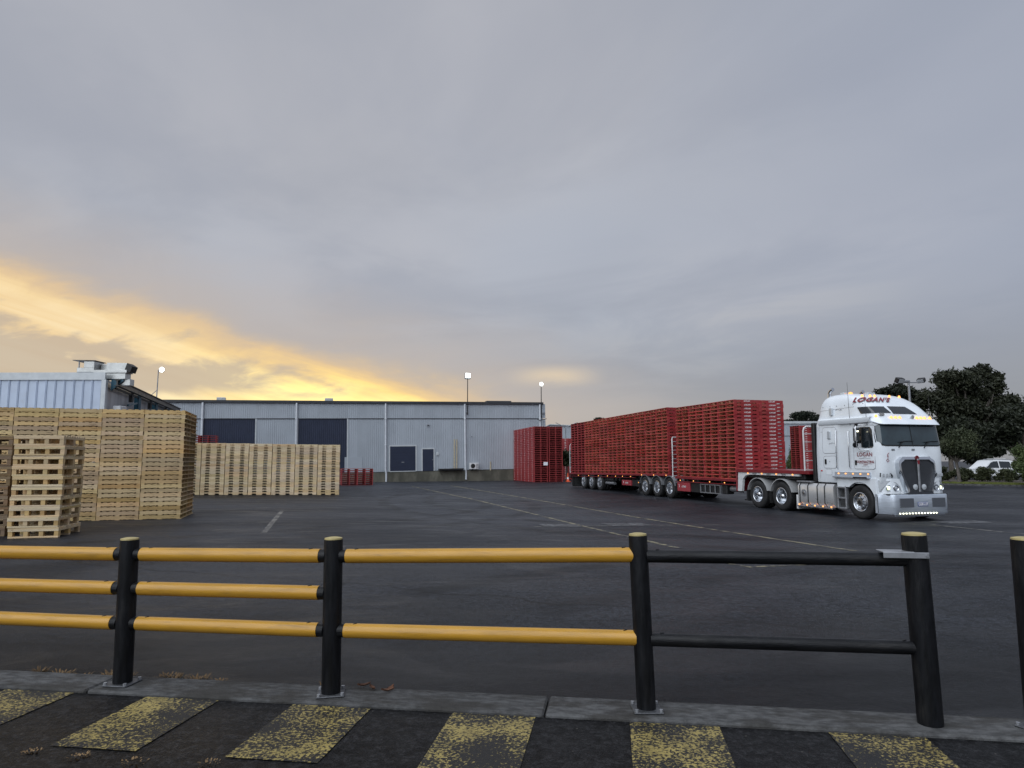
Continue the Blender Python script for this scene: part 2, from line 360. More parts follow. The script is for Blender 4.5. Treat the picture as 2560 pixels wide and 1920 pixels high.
# asphalt of the yard
def asphalt(name, lo, hi, seams=True):
    m = bpy.data.materials.new(name); m.use_nodes = True
    t = NT(m.node_tree); p = m.node_tree.nodes['Principled BSDF']
    g = t.n('ShaderNodeNewGeometry').outputs['Position']
    agg = t.noise(g, 34.0, 4.0, 0.85)
    agg2 = t.noise(g, 11.0, 4.0, 0.75)
    med = t.noise(t.vm('MULTIPLY', g, (0.5, 1.1, 1)), 1.0, 6.0, 0.66, 0.7)
    big = t.noise(t.vm('MULTIPLY', g, (0.10, 0.2, 1)), 1.0, 5.0, 0.6, 1.0)
    tyre = t.noise(t.vm('MULTIPLY', t.vm('ADD', g, t.vec(t.m('MULTIPLY', t.noise(g, 0.05, 2.0, 0.5), 30.0), 0, 0)), (0.10, 1.3, 1)), 1.0, 4.0, 0.6, 0.8)
    f = t.m('ADD', t.m('ADD', t.m('MULTIPLY', med, 0.40), t.m('MULTIPLY', big, 0.38)), t.m('MULTIPLY', tyre, 0.22))
    c = t.mix(t.ss(f, 0.42, 0.58), lo, hi)
    # damp patches stay darker and glossier
    damp = t.ss(t.noise(t.vm('MULTIPLY', g, (0.35, 0.75, 1)), 1.0, 5.0, 0.6, 1.4), 0.50, 0.66)
    c = t.mix(t.m('MULTIPLY', damp, 0.55), c, tuple(x * 0.6 for x in lo))
    c = t.mix(t.ss(agg, 0.46, 0.64, 0.0, 0.8), c, tuple(x * 3.2 for x in hi))
    c = t.mix(t.ss(agg2, 0.54, 0.38, 0.0, 0.75), c, tuple(x * 0.3 for x in lo))
    # pale worn grit spots
    sp = t.n('ShaderNodeTexVoronoi', feature='F1'); t.put(sp.inputs['Vector'], g); sp.inputs['Scale'].default_value = 9.0
    c = t.mix(t.ss(sp.outputs['Distance'], 0.07, 0.03, 0, 0.35), c, (0.20, 0.19, 0.17))
    if seams:
        sx = t.n('ShaderNodeSeparateXYZ'); t.put(sx.inputs[0], g)
        X, Y = sx.outputs[0], sx.outputs[1]
        wv = t.noise(t.vm('MULTIPLY', g, (0.5, 0.5, 0)), 1.0, 3.0, 0.6)
        brk = t.ss(t.noise(g, 0.8, 4.0, 0.6), 0.38, 0.58)
        # paving joint: the bay on its right side was laid later and is paler
        side_ = t.m('ADD', t.m('SUBTRACT', X, t.m('ADD', -2.3, t.m('MULTIPLY', t.m('SUBTRACT', Y, 18.4), -0.285))), t.lin(wv, 0.3, 0.7, -0.15, 0.15))
        bay = t.m('MULTIPLY', t.ss(side_, -0.05, 0.12), t.m('MULTIPLY', t.ss(side_, 13.0, 3.0), t.ss(Y, 16.0, 20.0)))
        c = t.mix(t.m('MULTIPLY', bay, t.lin(med, 0.35, 0.65, 0.15, 0.75)), c, tuple(x * 2.0 for x in hi))
        # joint in the near tarmac and a few broken cracks
        line = t.m('ABSOLUTE', t.m('ADD', t.m('SUBTRACT', Y, t.m('ADD', 8.16, t.m('MULTIPLY', X, -0.43))), t.lin(wv, 0.3, 0.7, -0.25, 0.25)))
        c = t.mix(t.m('MULTIPLY', t.ss(line, 0.05, 0.012), t.lin(brk, 0, 1, 0.35, 0.9)), c, (0.003, 0.003, 0.0035))
        cr = t.n('ShaderNodeTexVoronoi', feature='DISTANCE_TO_EDGE')
        t.put(cr.inputs['Vector'], t.vm('ADD', t.vm('MULTIPLY', g, (0.16, 0.22, 0)), t.vec(t.m('MULTIPLY', med, 0.35), t.m('MULTIPLY', wv, 0.35), 0)))
        cr.inputs['Scale'].default_value = 1.0
        c = t.mix(t.m('MULTIPLY', t.ss(cr.outputs['Distance'], 0.006, 0.0015), t.m('MULTIPLY', brk, 0.8)), c, (0.003, 0.003, 0.0035))
        # turning tyre marks: pairs of arcs, rubbed through in places
        for (ax_, ay_, ar_) in ((-16.0, 27.0, 15.0), (-16.0, 27.0, 16.9), (20.0, 34.0, 24.0), (20.0, 34.0, 25.9), (-9.0, 62.0, 31.0), (-9.0, 62.0, 32.9), (16.0, -8.0, 22.0), (16.0, -8.0, 23.9)):
            dd = t.m('SQRT', t.m('ADD', t.m('POWER', t.m('SUBTRACT', X, ax_), 2.0), t.m('POWER', t.m('SUBTRACT', Y, ay_), 2.0)))
            tm = t.ss(t.m('ABSOLUTE', t.m('SUBTRACT', dd, ar_)), 0.34, 0.16)
            c = t.mix(t.m('MULTIPLY', tm, t.lin(brk, 0, 1, 0.05, 0.6)), c, tuple(x * 0.45 for x in lo))
        # darker strip along the back of the kerb, ragged at its far edge
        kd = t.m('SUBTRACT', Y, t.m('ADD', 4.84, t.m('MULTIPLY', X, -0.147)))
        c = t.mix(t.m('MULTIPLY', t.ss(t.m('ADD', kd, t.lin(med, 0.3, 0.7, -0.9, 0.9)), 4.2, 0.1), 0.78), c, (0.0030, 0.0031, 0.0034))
        # oil spots
        oil = t.n('ShaderNodeTexVoronoi', feature='F1'); t.put(oil.inputs['Vector'], t.vm('ADD', t.vm('MULTIPLY', g, (0.35, 0.35, 0)), t.vec(t.m('MULTIPLY', med, 0.25), 0, 0))); oil.inputs['Scale'].default_value = 1.0
        c = t.mix(t.ss(oil.outputs['Distance'], 0.13, 0.06, 0, 0.7), c, (0.004, 0.004, 0.0045))
    t.put(p.inputs['Base Color'], c)
    t.put(p.inputs['Roughness'], t.m('SUBTRACT', t.lin(f, 0.38, 0.62, 0.40, 0.64), t.m('MULTIPLY', damp, 0.12)))
    t.put(p.inputs['Specular IOR Level'], t.m('ADD', 0.10, t.m('MULTIPLY', t.ss(big, 0.40, 0.62), 0.20))) if seams else t.put(p.inputs['Specular IOR Level'], 0.12)
    bn = t.n('ShaderNodeBump'); bn.inputs['Strength'].default_value = 0.65; bn.inputs['Distance'].default_value = 0.012
    t.put(bn.inputs['Height'], t.m('ADD', agg, t.m('MULTIPLY', agg2, 0.8))); t.put(p.inputs['Normal'], bn.outputs[0])
    MATS[name] = m
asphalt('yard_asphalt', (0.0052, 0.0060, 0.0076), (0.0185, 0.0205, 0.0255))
asphalt('path_asphalt', (0.0040, 0.0041, 0.0045), (0.0095, 0.0096, 0.0104), False)

# worn paint: specks of asphalt show through
def wornpaint(name, paint, under, lo, hi, scale, patch=1.6):
    m = bpy.data.materials.new(name); m.use_nodes = True
    t = NT(m.node_tree); p = m.node_tree.nodes['Principled BSDF']
    g = t.n('ShaderNodeNewGeometry').outputs['Position']
    a = t.noise(g, scale, 4.0, 0.7, 0.3)
    b = t.noise(g, patch, 4.0, 0.6)
    f = t.ss(t.m('ADD', a, t.lin(b, 0.3, 0.7, -0.13, 0.11)), lo, hi)
    v = t.noise(g, 7.0, 3.0, 0.6)
    pc = t.mix(t.ss(v, 0.3, 0.7), tuple(x * 0.65 for x in paint), paint)
    t.put(p.inputs['Base Color'], t.mix(f, under, pc))
    t.put(p.inputs['Roughness'], t.lin(f, 0, 1, 0.6, 0.5))
    bn = t.n('ShaderNodeBump'); bn.inputs['Strength'].default_value = 0.6; bn.inputs['Distance'].default_value = 0.006
    t.put(bn.inputs['Height'], a); t.put(p.inputs['Normal'], bn.outputs[0])
    MATS[name] = m
wornpaint('hazard_paint', (0.34, 0.265, 0.080), (0.0052, 0.0051, 0.0052), 0.485, 0.575, 50.0, 2.2)
wornpaint('line_paint', (0.25, 0.22, 0.125), (0.02, 0.02, 0.022), 0.40, 0.58, 5.0)
wornpaint('line_paint_pale', (0.20, 0.19, 0.165), (0.028, 0.028, 0.03), 0.40, 0.62, 4.0)
wornpaint('pale_patch', (0.115, 0.118, 0.125), (0.026, 0.027, 0.030), 0.38, 0.66, 7.0, 1.2)

# ------------------------------------------------------------------ mesh builder
class MB:
    def __init__(s):
        s.v = []; s.f = []; s.mi = []
    def add(s, vs, fs, mi=0):
        o = len(s.v); s.v += [tuple(p) for p in vs]
        s.f += [tuple(i + o for i in f) for f in fs]; s.mi += [mi] * len(fs)
        return s
    def box(s, c, d, rz=0.0, mi=0, rx=0.0, ry=0.0):
        hx, hy, hz = d[0] / 2, d[1] / 2, d[2] / 2
        P = [Vector((x, y, z)) for x in (-hx, hx) for y in (-hy, hy) for z in (-hz, hz)]
        if rz or rx or ry:
            R = Matrix.Rotation(rz, 3, 'Z') @ Matrix.Rotation(ry, 3, 'Y') @ Matrix.Rotation(rx, 3, 'X')
            P = [R @ p for p in P]
        P = [p + Vector(c) for p in P]
        return s.add(P, [(0, 1, 3, 2), (4, 6, 7, 5), (0, 4, 5, 1), (2, 3, 7, 6), (0, 2, 6, 4), (1, 5, 7, 3)], mi)
    def b2(s, x0, x1, y0, y1, z0, z1, mi=0):
        return s.box(((x0 + x1) / 2, (y0 + y1) / 2, (z0 + z1) / 2), (abs(x1 - x0), abs(y1 - y0), abs(z1 - z0)), mi=mi)
    def cbox(s, x0, x1, y0, y1, z0, z1, b=0.01, mi=0):
        # box with chamfered edges
        c = Vector(((x0 + x1) / 2, (y0 + y1) / 2, (z0 + z1) / 2)); h = Vector(((x1 - x0) / 2, (y1 - y0) / 2, (z1 - z0) / 2))
        b = min(b, h.x * .9, h.y * .9, h.z * .9)
        vs = []; idx = {}
        for sx in (-1, 1):
            for sy in (-1, 1):
                for sz in (-1, 1):
                    for a in range(3):
                        p = [sx * (h.x - b), sy * (h.y - b), sz * (h.z - b)]
                        p[a] = (sx, sy, sz)[a] * h[a]
                        idx[(sx, sy, sz, a)] = len(vs); vs.append(c + Vector(p))
        fs = []
        for a in range(3):
            o = [i for i in range(3) if i != a]
            for sg in (-1, 1):
                q = []
                for (u, v) in ((-1, -1), (1, -1), (1, 1), (-1, 1)):
                    k = [0, 0, 0]; k[a] = sg; k[o[0]] = u; k[o[1]] = v
                    q.append(idx[(*k, a)])
                fs.append(q)
        for a in range(3):
            o = [i for i in range(3) if i != a]
            for u in (-1, 1):
                for v in (-1, 1):
                    k0 = [0, 0, 0]; k0[a] = -1; k0[o[0]] = u; k0[o[1]] = v
                    k1 = list(k0); k1[a] = 1
                    fs.append([idx[(*k0, o[0])], idx[(*k0, o[1])], idx[(*k1, o[1])], idx[(*k1, o[0])]])
        for sx in (-1, 1):
            for sy in (-1, 1):
                for sz in (-1, 1):
                    fs.append([idx[(sx, sy, sz, a)] for a in range(3)])
        return s.add(vs, fs, mi)
    def cyl(s, p0, p1, r0, r1=None, n=12, caps=True, mi=0):
        r1 = r0 if r1 is None else r1
        p0, p1 = Vector(p0), Vector(p1); d = (p1 - p0).normalized()
        a = d.orthogonal().normalized(); b = d.cross(a)
        P = []
        for p, r in ((p0, r0), (p1, r1)):
            for i in range(n):
                t = 2 * pi * i / n
                P.append(p + (a * cos(t) + b * sin(t)) * r)
        F = [(i, (i + 1) % n, n + (i + 1) % n, n + i) for i in range(n)]
        if caps:
            F += [tuple(range(n - 1, -1, -1)), tuple(range(n, 2 * n))]
        return s.add(P, F, mi)
    def tube(s, pts, r, n=8, mi=0, closed=False):
        pts = [Vector(p) for p in pts]; P = []; L = len(pts)
        ref = None
        for i, p in enumerate(pts):
            q0 = pts[i - 1] if (i > 0 or closed) else p
            q1 = pts[(i + 1) % L] if (i < L - 1 or closed) else p
            d = (q1 - q0).normalized()
            if ref is None: ref = d.orthogonal().normalized()
            a = (ref - d * ref.dot(d))
            a = a.normalized() if a.length > 1e-6 else d.orthogonal().normalized()
            ref = a; b = d.cross(a)
            rr = r[i] if hasattr(r, '__len__') else r
            for k in range(n):
                t = 2 * pi * k / n
                P.append(p + (a * cos(t) + b * sin(t)) * rr)
        F = []
        for i in range(L if closed else L - 1):
            j = (i + 1) % L
            for k in range(n):
                F.append((i * n + k, i * n + (k + 1) % n, j * n + (k + 1) % n, j * n + k))
        if not closed:
            F += [tuple(range(n - 1, -1, -1)), tuple(range((L - 1) * n, L * n))]
        return s.add(P, F, mi)
    def prism(s, poly, axis, a, b, mi=0):
        # poly in the two other axes (in xyz order), extruded from a to b along axis
        n = len(poly)
        def mk(u, v, w_):
            return {'x': (w_, u, v), 'y': (u, w_, v), 'z': (u, v, w_)}[axis]
        P = [mk(u, v, a) for u, v in poly] + [mk(u, v, b) for u, v in poly]
        F = [(i, (i + 1) % n, n + (i + 1) % n, n + i) for i in range(n)] + [tuple(range(n - 1, -1, -1)), tuple(range(n, 2 * n))]
        return s.add(P, F, mi)
    def lathe(s, prof, c=(0, 0, 0), axis='y', n=28, mi=0):
        P = []; L = len(prof)
        for r, h in prof:
            for i in range(n):
                t = 2 * pi * i / n; u, v = r * cos(t), r * sin(t)
                P.append({'y': (c[0] + u, c[1] + h, c[2] + v), 'z': (c[0] + u, c[1] + v, c[2] + h), 'x': (c[0] + h, c[1] + u, c[2] + v)}[axis])
        F = [(j * n + i, j * n + (i + 1) % n, (j + 1) * n + (i + 1) % n, (j + 1) * n + i) for j in range(L - 1) for i in range(n)]
        return s.add(P, F, mi)
    def grid(s, P, nu, nv, mi=0):
        return s.add(P, [(i * nv + j, i * nv + j + 1, (i + 1) * nv + j + 1, (i + 1) * nv + j) for i in range(nu - 1) for j in range(nv - 1)], mi)
    def mesh(s, name, mats, smooth=None):
        m = bpy.data.meshes.new(name)
        m.from_pydata(s.v, [], s.f)
        for k in (mats if isinstance(mats, (list, tuple)) else [mats]):
            m.materials.append(MATS[k])
        if any(s.mi):
            m.polygons.foreach_set('material_index', s.mi)
        import bmesh
        bm = bmesh.new(); bm.from_mesh(m)
        bmesh.ops.recalc_face_normals(bm, faces=bm.faces)
        bm.to_mesh(m); bm.free()
        if smooth is not None:
            m.polygons.foreach_set('use_smooth', [True] * len(m.polygons))
            m.set_sharp_from_angle(angle=radians(smooth))
        m.update()
        return m
    def build(s, name, mats, parent=None, smooth=None, loc=None):
        return link(name, s.mesh(name, mats, smooth), parent, loc)

def link(name, me, parent=None, loc=None, rz=0.0):
    o = bpy.data.objects.new(name, me); COL.objects.link(o)
    if parent is not None: o.parent = parent
    if loc is not None: o.location = loc
    if rz: o.rotation_euler.z = rz
    return o
def tag(o, label, cat=None, group=None, kind=None):
    o['label'] = label
    if cat: o['category'] = cat
    if group: o['group'] = group
    if kind: o['kind'] = kind
    return o
def thing(name, label, cat, loc=(0, 0, 0), rz=0.0, group=None):
    o = bpy.data.objects.new(name, None); COL.objects.link(o)
    o.location = loc; o.rotation_euler = (0, 0, rz); o.empty_display_size = 0.2
    return tag(o, label, cat, group)
def struct(o, label=None):
    o['kind'] = 'structure'
    if label: o['label'] = label
    return o
def textmesh(txt, size, name='lettering', mtl='white_ink', bold=0.0, shear=0.0, align='CENTER', ext=0.0, res=3, space=1.0):
    cu = bpy.data.curves.new(name, 'FONT'); cu.body = txt; cu.size = size; cu.align_x = align; cu.align_y = 'CENTER'
    cu.offset = bold; cu.shear = shear; cu.extrude = ext; cu.resolution_u = res; cu.space_character = space
    ob = bpy.data.objects.new(name, cu); COL.objects.link(ob)
    dg = bpy.context.evaluated_depsgraph_get(); dg.update()
    me = bpy.data.meshes.new_from_object(ob.evaluated_get(dg))
    bpy.data.objects.remove(ob); bpy.data.curves.remove(cu)
    me.materials.clear(); me.materials.append(MATS[mtl]); me.name = name
    return me
def ss(a, b, x):
    t = min(1.0, max(0.0, (x - a) / (b - a))); return t * t * (3 - 2 * t)

# ------------------------------------------------------------------ the ground
def gz(x, y):
    e = .0042 * min(14, max(-11, y - 31.5)) * ss(-2, 4, x) * ss(6, 20, y)
    return -.14 * ss(.25, 1.0, .04 * x + .03 * y) + e
def lines(a, b, dense):
    out = [a]
    x = a
    while x < b:
        st = dense(x); x += st; out.append(min(x, b))
    return out
gxs = lines(-900, 900, lambda x: 0.5 if -30 <= x < 50 else max(0.6, min(60, (abs(x) - (30 if x < 0 else 48)) * 0.25 + 0.6)))
gys = lines(-300, 1500, lambda y: 0.5 if -4 <= y < 72 else max(0.6, min(80, (abs(y) - (2 if y < 0 else 70)) * 0.25 + 0.6)))
P = [(x, y, gz(x, y)) for x in gxs for y in gys]
gm = MB().grid(P, len(gxs), len(gys))
g_me = bpy.data.meshes.new('ground'); g_me.from_pydata(gm.v, [], [tuple(reversed(f)) for f in gm.f])
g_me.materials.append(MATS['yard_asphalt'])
g_me.polygons.foreach_set('use_smooth', [True] * len(g_me.polygons))
struct(link('ground', g_me), 'dark asphalt yard with worn damp patches')

def strip(name, pts, width, mtl, lift=0.004, label=None, seg=0.4):
    """painted line following the ground"""
    P = []
    L = []
    for a, b in zip(pts[:-1], pts[1:]):
        a = Vector(a); b = Vector(b); n = max(1, int((b - a).length / seg))
        for i in range(n): L.append(a.lerp(b, i / n))
    L.append(Vector(pts[-1]))
    for i, p in enumerate(L):
        d = (L[min(i + 1, len(L) - 1)] - L[max(i - 1, 0)]).normalized(); q = Vector((-d.y, d.x))
        for k in (-1, 1):
            r = p + q * k * width / 2
            P.append((r.x, r.y, gz(r.x, r.y) + lift))
    m = MB().grid(P, len(L), 2)
    o = m.build(name, mtl)
    return struct(o, label)
strip('yellow_line', [(-7.1, 48.7), (-2.0, 32.4), (3.22, 13.35)], 0.13, 'line_paint', label='long worn yellow line running across the yard')
strip('yellow_line', [(-4.45, 50.15), (1.0, 31.6), (6.51, 13.16)], 0.13, 'line_paint', label='worn yellow line running under the lorry nose side')
strip('yellow_line', [(-7.58, 22.7), (-5.65, 15.75)], 0.13, 'line_paint_pale', label='short pale line beside the pine pallets')
strip('yellow_line', [(2.9, 12.4), (3.7, 10.84), (4.75, 11.2)], 0.12, 'line_paint', label='faded yellow corner mark behind the gate')
strip('yellow_line', [(0.55, 17.8), (3.1, 18.7), (6.2, 19.3)], 0.09, 'line_paint_pale', label='faint pale cross line')
strip('yellow_line', [(11.75, 19.4), (12.45, 16.7), (12.9, 14.5)], 0.12, 'line_paint_pale', label='pale line ahead of the lorry bumper')
strip('yellow_line', [(-5.9, 46.0), (-3.0, 46.6)], 0.12, 'line_paint_pale', label='faint cross line near the warehouse')
strip('yellow_line', [(-9.0, 44.5), (-6.9, 45.3)], 0.12, 'line_paint_pale', label='faint cross line left of the long yellow line')
strip('yellow_line', [(-2.8, 44.7), (0.3, 45.6)], 0.12, 'line_paint_pale', label='faint cross line between the two long yellow lines')
strip('yellow_line', [(4.2, 49.9), (2.4, 49.5)], 0.10, 'line_paint_pale', label='faint white line behind the trailer')
strip('asphalt_patch', [(0.75, 18.2), (1.75, 18.35)], 0.75, 'pale_patch', 0.008, 'pale patch of asphalt on the yard')
strip('asphalt_patch', [(2.55, 18.85), (3.75, 19.2)], 0.9, 'pale_patch', 0.008, 'pale scuffed patch by the yellow line')
strip('asphalt_patch', [(12.3, 19.9), (13.9, 20.3)], 0.7, 'pale_patch', 0.008, 'pale patch under the lorry bumper')

# kerb, footpath and hazard stripes
E1 = Vector((cos(radians(8.35)), -sin(radians(8.35)), 0)); E2 = Vector((sin(radians(8.35)), cos(radians(8.35)), 0)); KO = Vector((0, 4.48, 0))
def K(a, b, z=0.0):
    return KO + E1 * a + E2 * b + Vector((0, 0, z))
KR = -radians(8.35)
path = MB()
P = [K(a, b, 0.012) for a in np.arange(-14, 14.1, 0.5) for b in (-9, -3, 0.0)]
path.grid(P, len(np.arange(-14, 14.1, 0.5)), 3)
struct(path.build('footpath', 'path_asphalt'), 'dark asphalt footpath in front of the barrier')
kerb_root = bpy.data.objects.new('kerb', None); COL.objects.link(kerb_root)
struct(kerb_root, 'flush concrete kerb strip under the barrier')
ks = [-9.3, -5.9, -2.985, 0.2, 3.4, 6.6, 9.8]
for a, b in zip(ks[:-1], ks[1:]):
    m = MB().cbox(a + 0.006, b - 0.006, 0.0, 0.335, -0.1, 0.035, 0.012)
    o = m.build('kerb_stone', 'concrete', kerb_root, smooth=None)
    o.location = KO; o.rotation_euler.z = KR
for i, a in enumerate((-4.42, -3.33, -2.25, -1.19, -0.12, 0.99, 2.14, 3.24)):
    P = [K(a + da * 0.265 + (0.0), b, 0.017) for da in (-1, 1) for b in (-0.012, -0.82)]
    m = MB().add(P, [(0, 1, 3, 2)])
    struct(m.build('hazard_stripe', 'hazard_paint'), 'worn yellow hazard stripe painted on the footpath')

# ------------------------------------------------------------------ barrier of yellow rails
barrier = thing('safety_barrier', 'yellow tubular safety barrier with black posts along the kerb', 'barrier', KO, KR)
POSTS = [(-4.75, 0.16, 1.02), (-2.83, 0.16, 1.04), (-1.27, 0.16, 1.065)]
def postmesh(h, r, dome=True):
    m = MB()
    m.lathe([(r * 0.98, 0.035), (r, 0.05), (r, h - 0.012), (r * 0.985, h), (0.001, h)], axis='z', n=28)
    return m
def baseplate(parent, x, y, rz=0.0, hh=0.036):
    pl = MB().cbox(-0.092, 0.092, -0.092, 0.092, hh, hh + 0.011, 0.004).build('base_plate', 'plate_steel', parent)
    pl.location = (x, y, 0); pl.rotation_euler.z = rz
    for sx in (-1, 1):
        for sy in (-1, 1):
            b = MB().cyl((sx * 0.076, sy * 0.076, hh + 0.011), (sx * 0.076, sy * 0.076, hh + 0.026), 0.012, n=6).build('bolt', 'steel_grey', pl)
    return pl
def addpost(parent, x, y, h, r, plate=True, prz=0.0):
    p = postmesh(h, r).build('post', 'black_plastic', parent, smooth=40); p.location = (x, y, 0)
    c = MB().lathe([(r * 0.97, h - 0.004), (r * 0.94, h + 0.010), (r * 0.5, h + 0.016), (0.0005, h + 0.017)], axis='z', n=28).build('cap', 'yellow_cap', p, smooth=40)
    if plate: baseplate(parent, x, y, prz)
    return p
for x, y, h in POSTS:
    addpost(barrier, x, y, h, 0.064, True, 0.0 if x < -2 else 0.35).rotation_euler.y = radians(-0.6)
addpost(barrier, 0.835, 0.16, 1.12, 0.060, True, 0.15).rotation_euler.y = radians(-1.6)
def rail(parent, x0, x1, z0, z1, r, collar=(True, True), mtl='yellow_rail'):
    d = Vector((x1 - x0, 0, z1 - z0)); L = d.length
    m = MB().cyl((0, 0, 0), (0, 0, L), r, n=28)
    o = m.build('rail', mtl, parent, smooth=40)
    o.location = (x0, 0.16, z0); o.rotation_euler = (0, math.atan2(d.x, d.z), 0)
    for c, zc, sg in ((collar[0], 0.0, -1), (collar[1], L, 1)):
        if c:
            MB().cyl((0, 0, zc), (0, 0, zc + sg * 0.045), r * 0.93, n=24).build('collar', 'black_plastic', o, smooth=40)
    for zc in (0.07, L - 0.07):
        # fixing slot near each end of the rail, on its top
        MB().tube([(-r * cos(t) , r * sin(t), zc + 0.012 * cos(t * 9)) for t in (-0.28, -0.14, 0, 0.14, 0.28)], 0.0035, 5).build('fixing_slot', 'black_plastic', o)
    return o
RZ = {0: (0.930, 0.695, 0.458), 1: (0.936, 0.696, 0.452), 2: (0.950, 0.700, 0.452), 3: (0.994, 0.70, 0.472)}
R_ = 0.048
for k in range(3):
    rail(barrier, -4.75 + 0.10, -2.83 - 0.105, RZ[0][k] + .002, RZ[1][k] - .001, R_)
    rail(barrier, -2.83 + 0.095, -1.27 - 0.105, RZ[1][k] + .001, RZ[2][k], R_)
rail(barrier, -1.27 + 0.09, 0.835 - 0.055, RZ[2][0] + .002, RZ[3][0], R_, (True, False))
rail(barrier, -1.27 + 0.09, 0.835 - 0.055, RZ[2][2] + .002, RZ[3][2], R_, (True, False))

gate = thing('swing_gate', 'black tubular swing gate with steel latch plate beside the yellow rails', 'gate', KO, KR)
gp = addpost(gate, 2.505, 0.16, 1.145, 0.071, False)
gp.rotation_euler = (0, radians(-1.2), 0)
rail(gate, 0.835 + 0.022, 2.505 - 0.05, 0.988, 0.995, 0.041, (False, False), 'black_plastic')
rail(gate, 0.835 + 0.036, 2.505 - 0.05, 0.466, 0.472, 0.041, (False, False), 'black_plastic')
lt = MB().cbox(2.27, 2.53, 0.075, 0.083, 1.012, 1.048, 0.003)
lt.cbox(2.27, 2.45, 0.083, 0.20, 1.043, 1.050, 0.002)
lp = lt.build('latch_plate', 'galv', gate)
MB().cyl((2.515, 0.068, 1.03), (2.515, 0.076, 1.03), 0.008, n=10).build('latch_bolt', 'steel_grey', lp)
boll = thing('bollard', 'single black bollard with pale cap beyond the gate', 'bollard', K(3.10, 0.16), KR)
addpost(boll, 0, 0, 1.125, 0.071, True, 0.6)

# ------------------------------------------------------------------ small weeds and leaves by the kerb
def tuft(loc, n, h, sp, name, label, cat, mtl, group=None):
    m = MB()
    for i in range(n):
        a = rng.uniform(0, 2 * pi); r = sp * sqrt(rng.random()); hh = h * rng.uniform(0.4, 1)
        b = Vector((r * cos(a), r * sin(a), 0)); tip = b + Vector((cos(a) * hh * 0.9, sin(a) * hh * 0.9, hh * rng.uniform(.3, 1)))
        q = Vector((-sin(a), cos(a), 0)) * 0.004
        m.add([b - q, b + q, (b + tip) / 2 + q + Vector((0, 0, hh * .15)), tip, (b + tip) / 2 - q + Vector((0, 0, hh * .15))], [(0, 1, 2, 3, 4)])
    o = m.build(name, mtl); o.location = loc
    return tag(o, label, cat, group)
WL = 'low dry weed tuft growing along the back edge of the kerb'
for a, b, n, h, sp in ((-3.72, 0.40, 60, .05, .06), (-3.52, 0.38, 40, .04, .09), (-3.33, 0.385, 30, .035, .05), (-3.12, 0.39, 70, .045, .08), (-2.98, 0.40, 40, .05, .06), (-2.6, 0.40, 80, .045, .10), (-2.4, 0.40, 60, .05, .08), (-2.22, 0.39, 30, .05, .04), (-2.68, 0.45, 50, .03, .08), (-1.42, 0.385, 25, .035, .04)):
    tuft(K(a, b, gz(K(a, b).x, K(a, b).y)), n, h, sp, 'dry_weed', WL, 'weed', 'weed_dry', 'dry weeds behind the kerb')
for a, b, n, sp in ((-2.9, -0.93, 60, .07), (-2.55, -0.90, 40, .05), (-2.25, -0.92, 40, .06), (-1.9, -0.95, 30, .08), (-1.5, -0.9, 30, .06)):
    tuft(K(a, b, 0.012), n, 0.014, sp, 'dry_weed', 'flat brown moss tuft on the footpath past the stripe ends', 'weed', 'weed_dry', 'moss on the footpath')
for i, (a, b, rz) in enumerate(((-1.10, 0.33, .4), (-0.93, 0.40, 1.2), (-1.02, 0.28, 2.2), (-0.90, 0.25, 0.3))):
    m = MB()
    P = []
    for u in np.linspace(-1, 1, 5):
        wd = 0.016 * (1 - abs(u) ** 1.6) + 0.001
        for v in (-1, 0, 1):
            P.append((u * 0.045, v * wd, 0.006 + abs(v) * 0.012 + 0.012 * u * u))
    m.grid(P, 5, 3)
    o = m.build('fallen_leaf', 'leaf_dry'); o.location = K(a, b, 0.036 if b < .35 else 0.0); o.rotation_euler.z = rz
    tag(o, 'curled brown leaf lying on the kerb beside a barrier post', 'leaf', 'fallen leaves on the kerb')

# ------------------------------------------------------------------ pine pallets
def pallet_mesh(name, W, D, Hh, notch, mats):
    """stringer pallet: stringers run along x (the long faces), openings face +-x; z from 0 to Hh"""
    m = MB(); tb = 0.017; sh = Hh - 2 * tb
    x0 = -W / 2
    def stringer(y, outer):
        t = 0.038
        z0, z1 = tb, Hh - tb
        if notch == 'two' and outer: z0, z1, t = 0.003, Hh - 0.003, 0.042
        if notch == 'two' and outer:
            nh = 0.074; pts = [(x0, z0)]
            for c in (-0.225 * W, 0.225 * W):
                hw = 0.10 * W
                pts += [(c - hw, z0), (c - hw + 0.012, z0 + nh), (c + hw - 0.012, z0 + nh), (c + hw, z0)]
            pts += [(-x0, z0), (-x0, z1), (x0, z1)]
        else:
            pts = [(x0, z0), (-x0, z0), (-x0, z1), (x0, z1)]
        m.prism(pts, 'y', y - t / 2, y + t / 2)
    for k in (-1, 0, 1):
        stringer(k * (D / 2 - 0.019), k == -1)
    nb = 7
    for i in range(nb):
        x = x0 + 0.045 + (W - 0.09) * i / (nb - 1)
        m.b2(x - 0.045, x + 0.045, -D / 2 - .001, D / 2 + .001, Hh - tb, Hh)
    if notch == 'slots':
        # bottom boards run lengthwise in short groups, leaving two long shallow slots in the face
        for i in range(9):
            x = x0 + 0.03 + (W - 0.06) * i / 8
            wd = 0.058 if i in (0, 4, 8) else 0.022
            z1 = tb
            m.b2(x - wd / 2 * (2.2 if i in (0, 4, 8) else 1), x + wd / 2 * (2.2 if i in (0, 4, 8) else 1), -D / 2 - .001, D / 2 + .001, 0.0 if i in (0, 4, 8) else 0.006, z1)
    else:
        for i in (0, 3, 6):
            x = x0 + 0.045 + (W - 0.09) * i / 6
            m.b2(x - 0.05, x + 0.05, -D / 2 - .001, D / 2 + .001, 0, tb)
    return m.mesh(name, mats)
PALLET_N = [0]
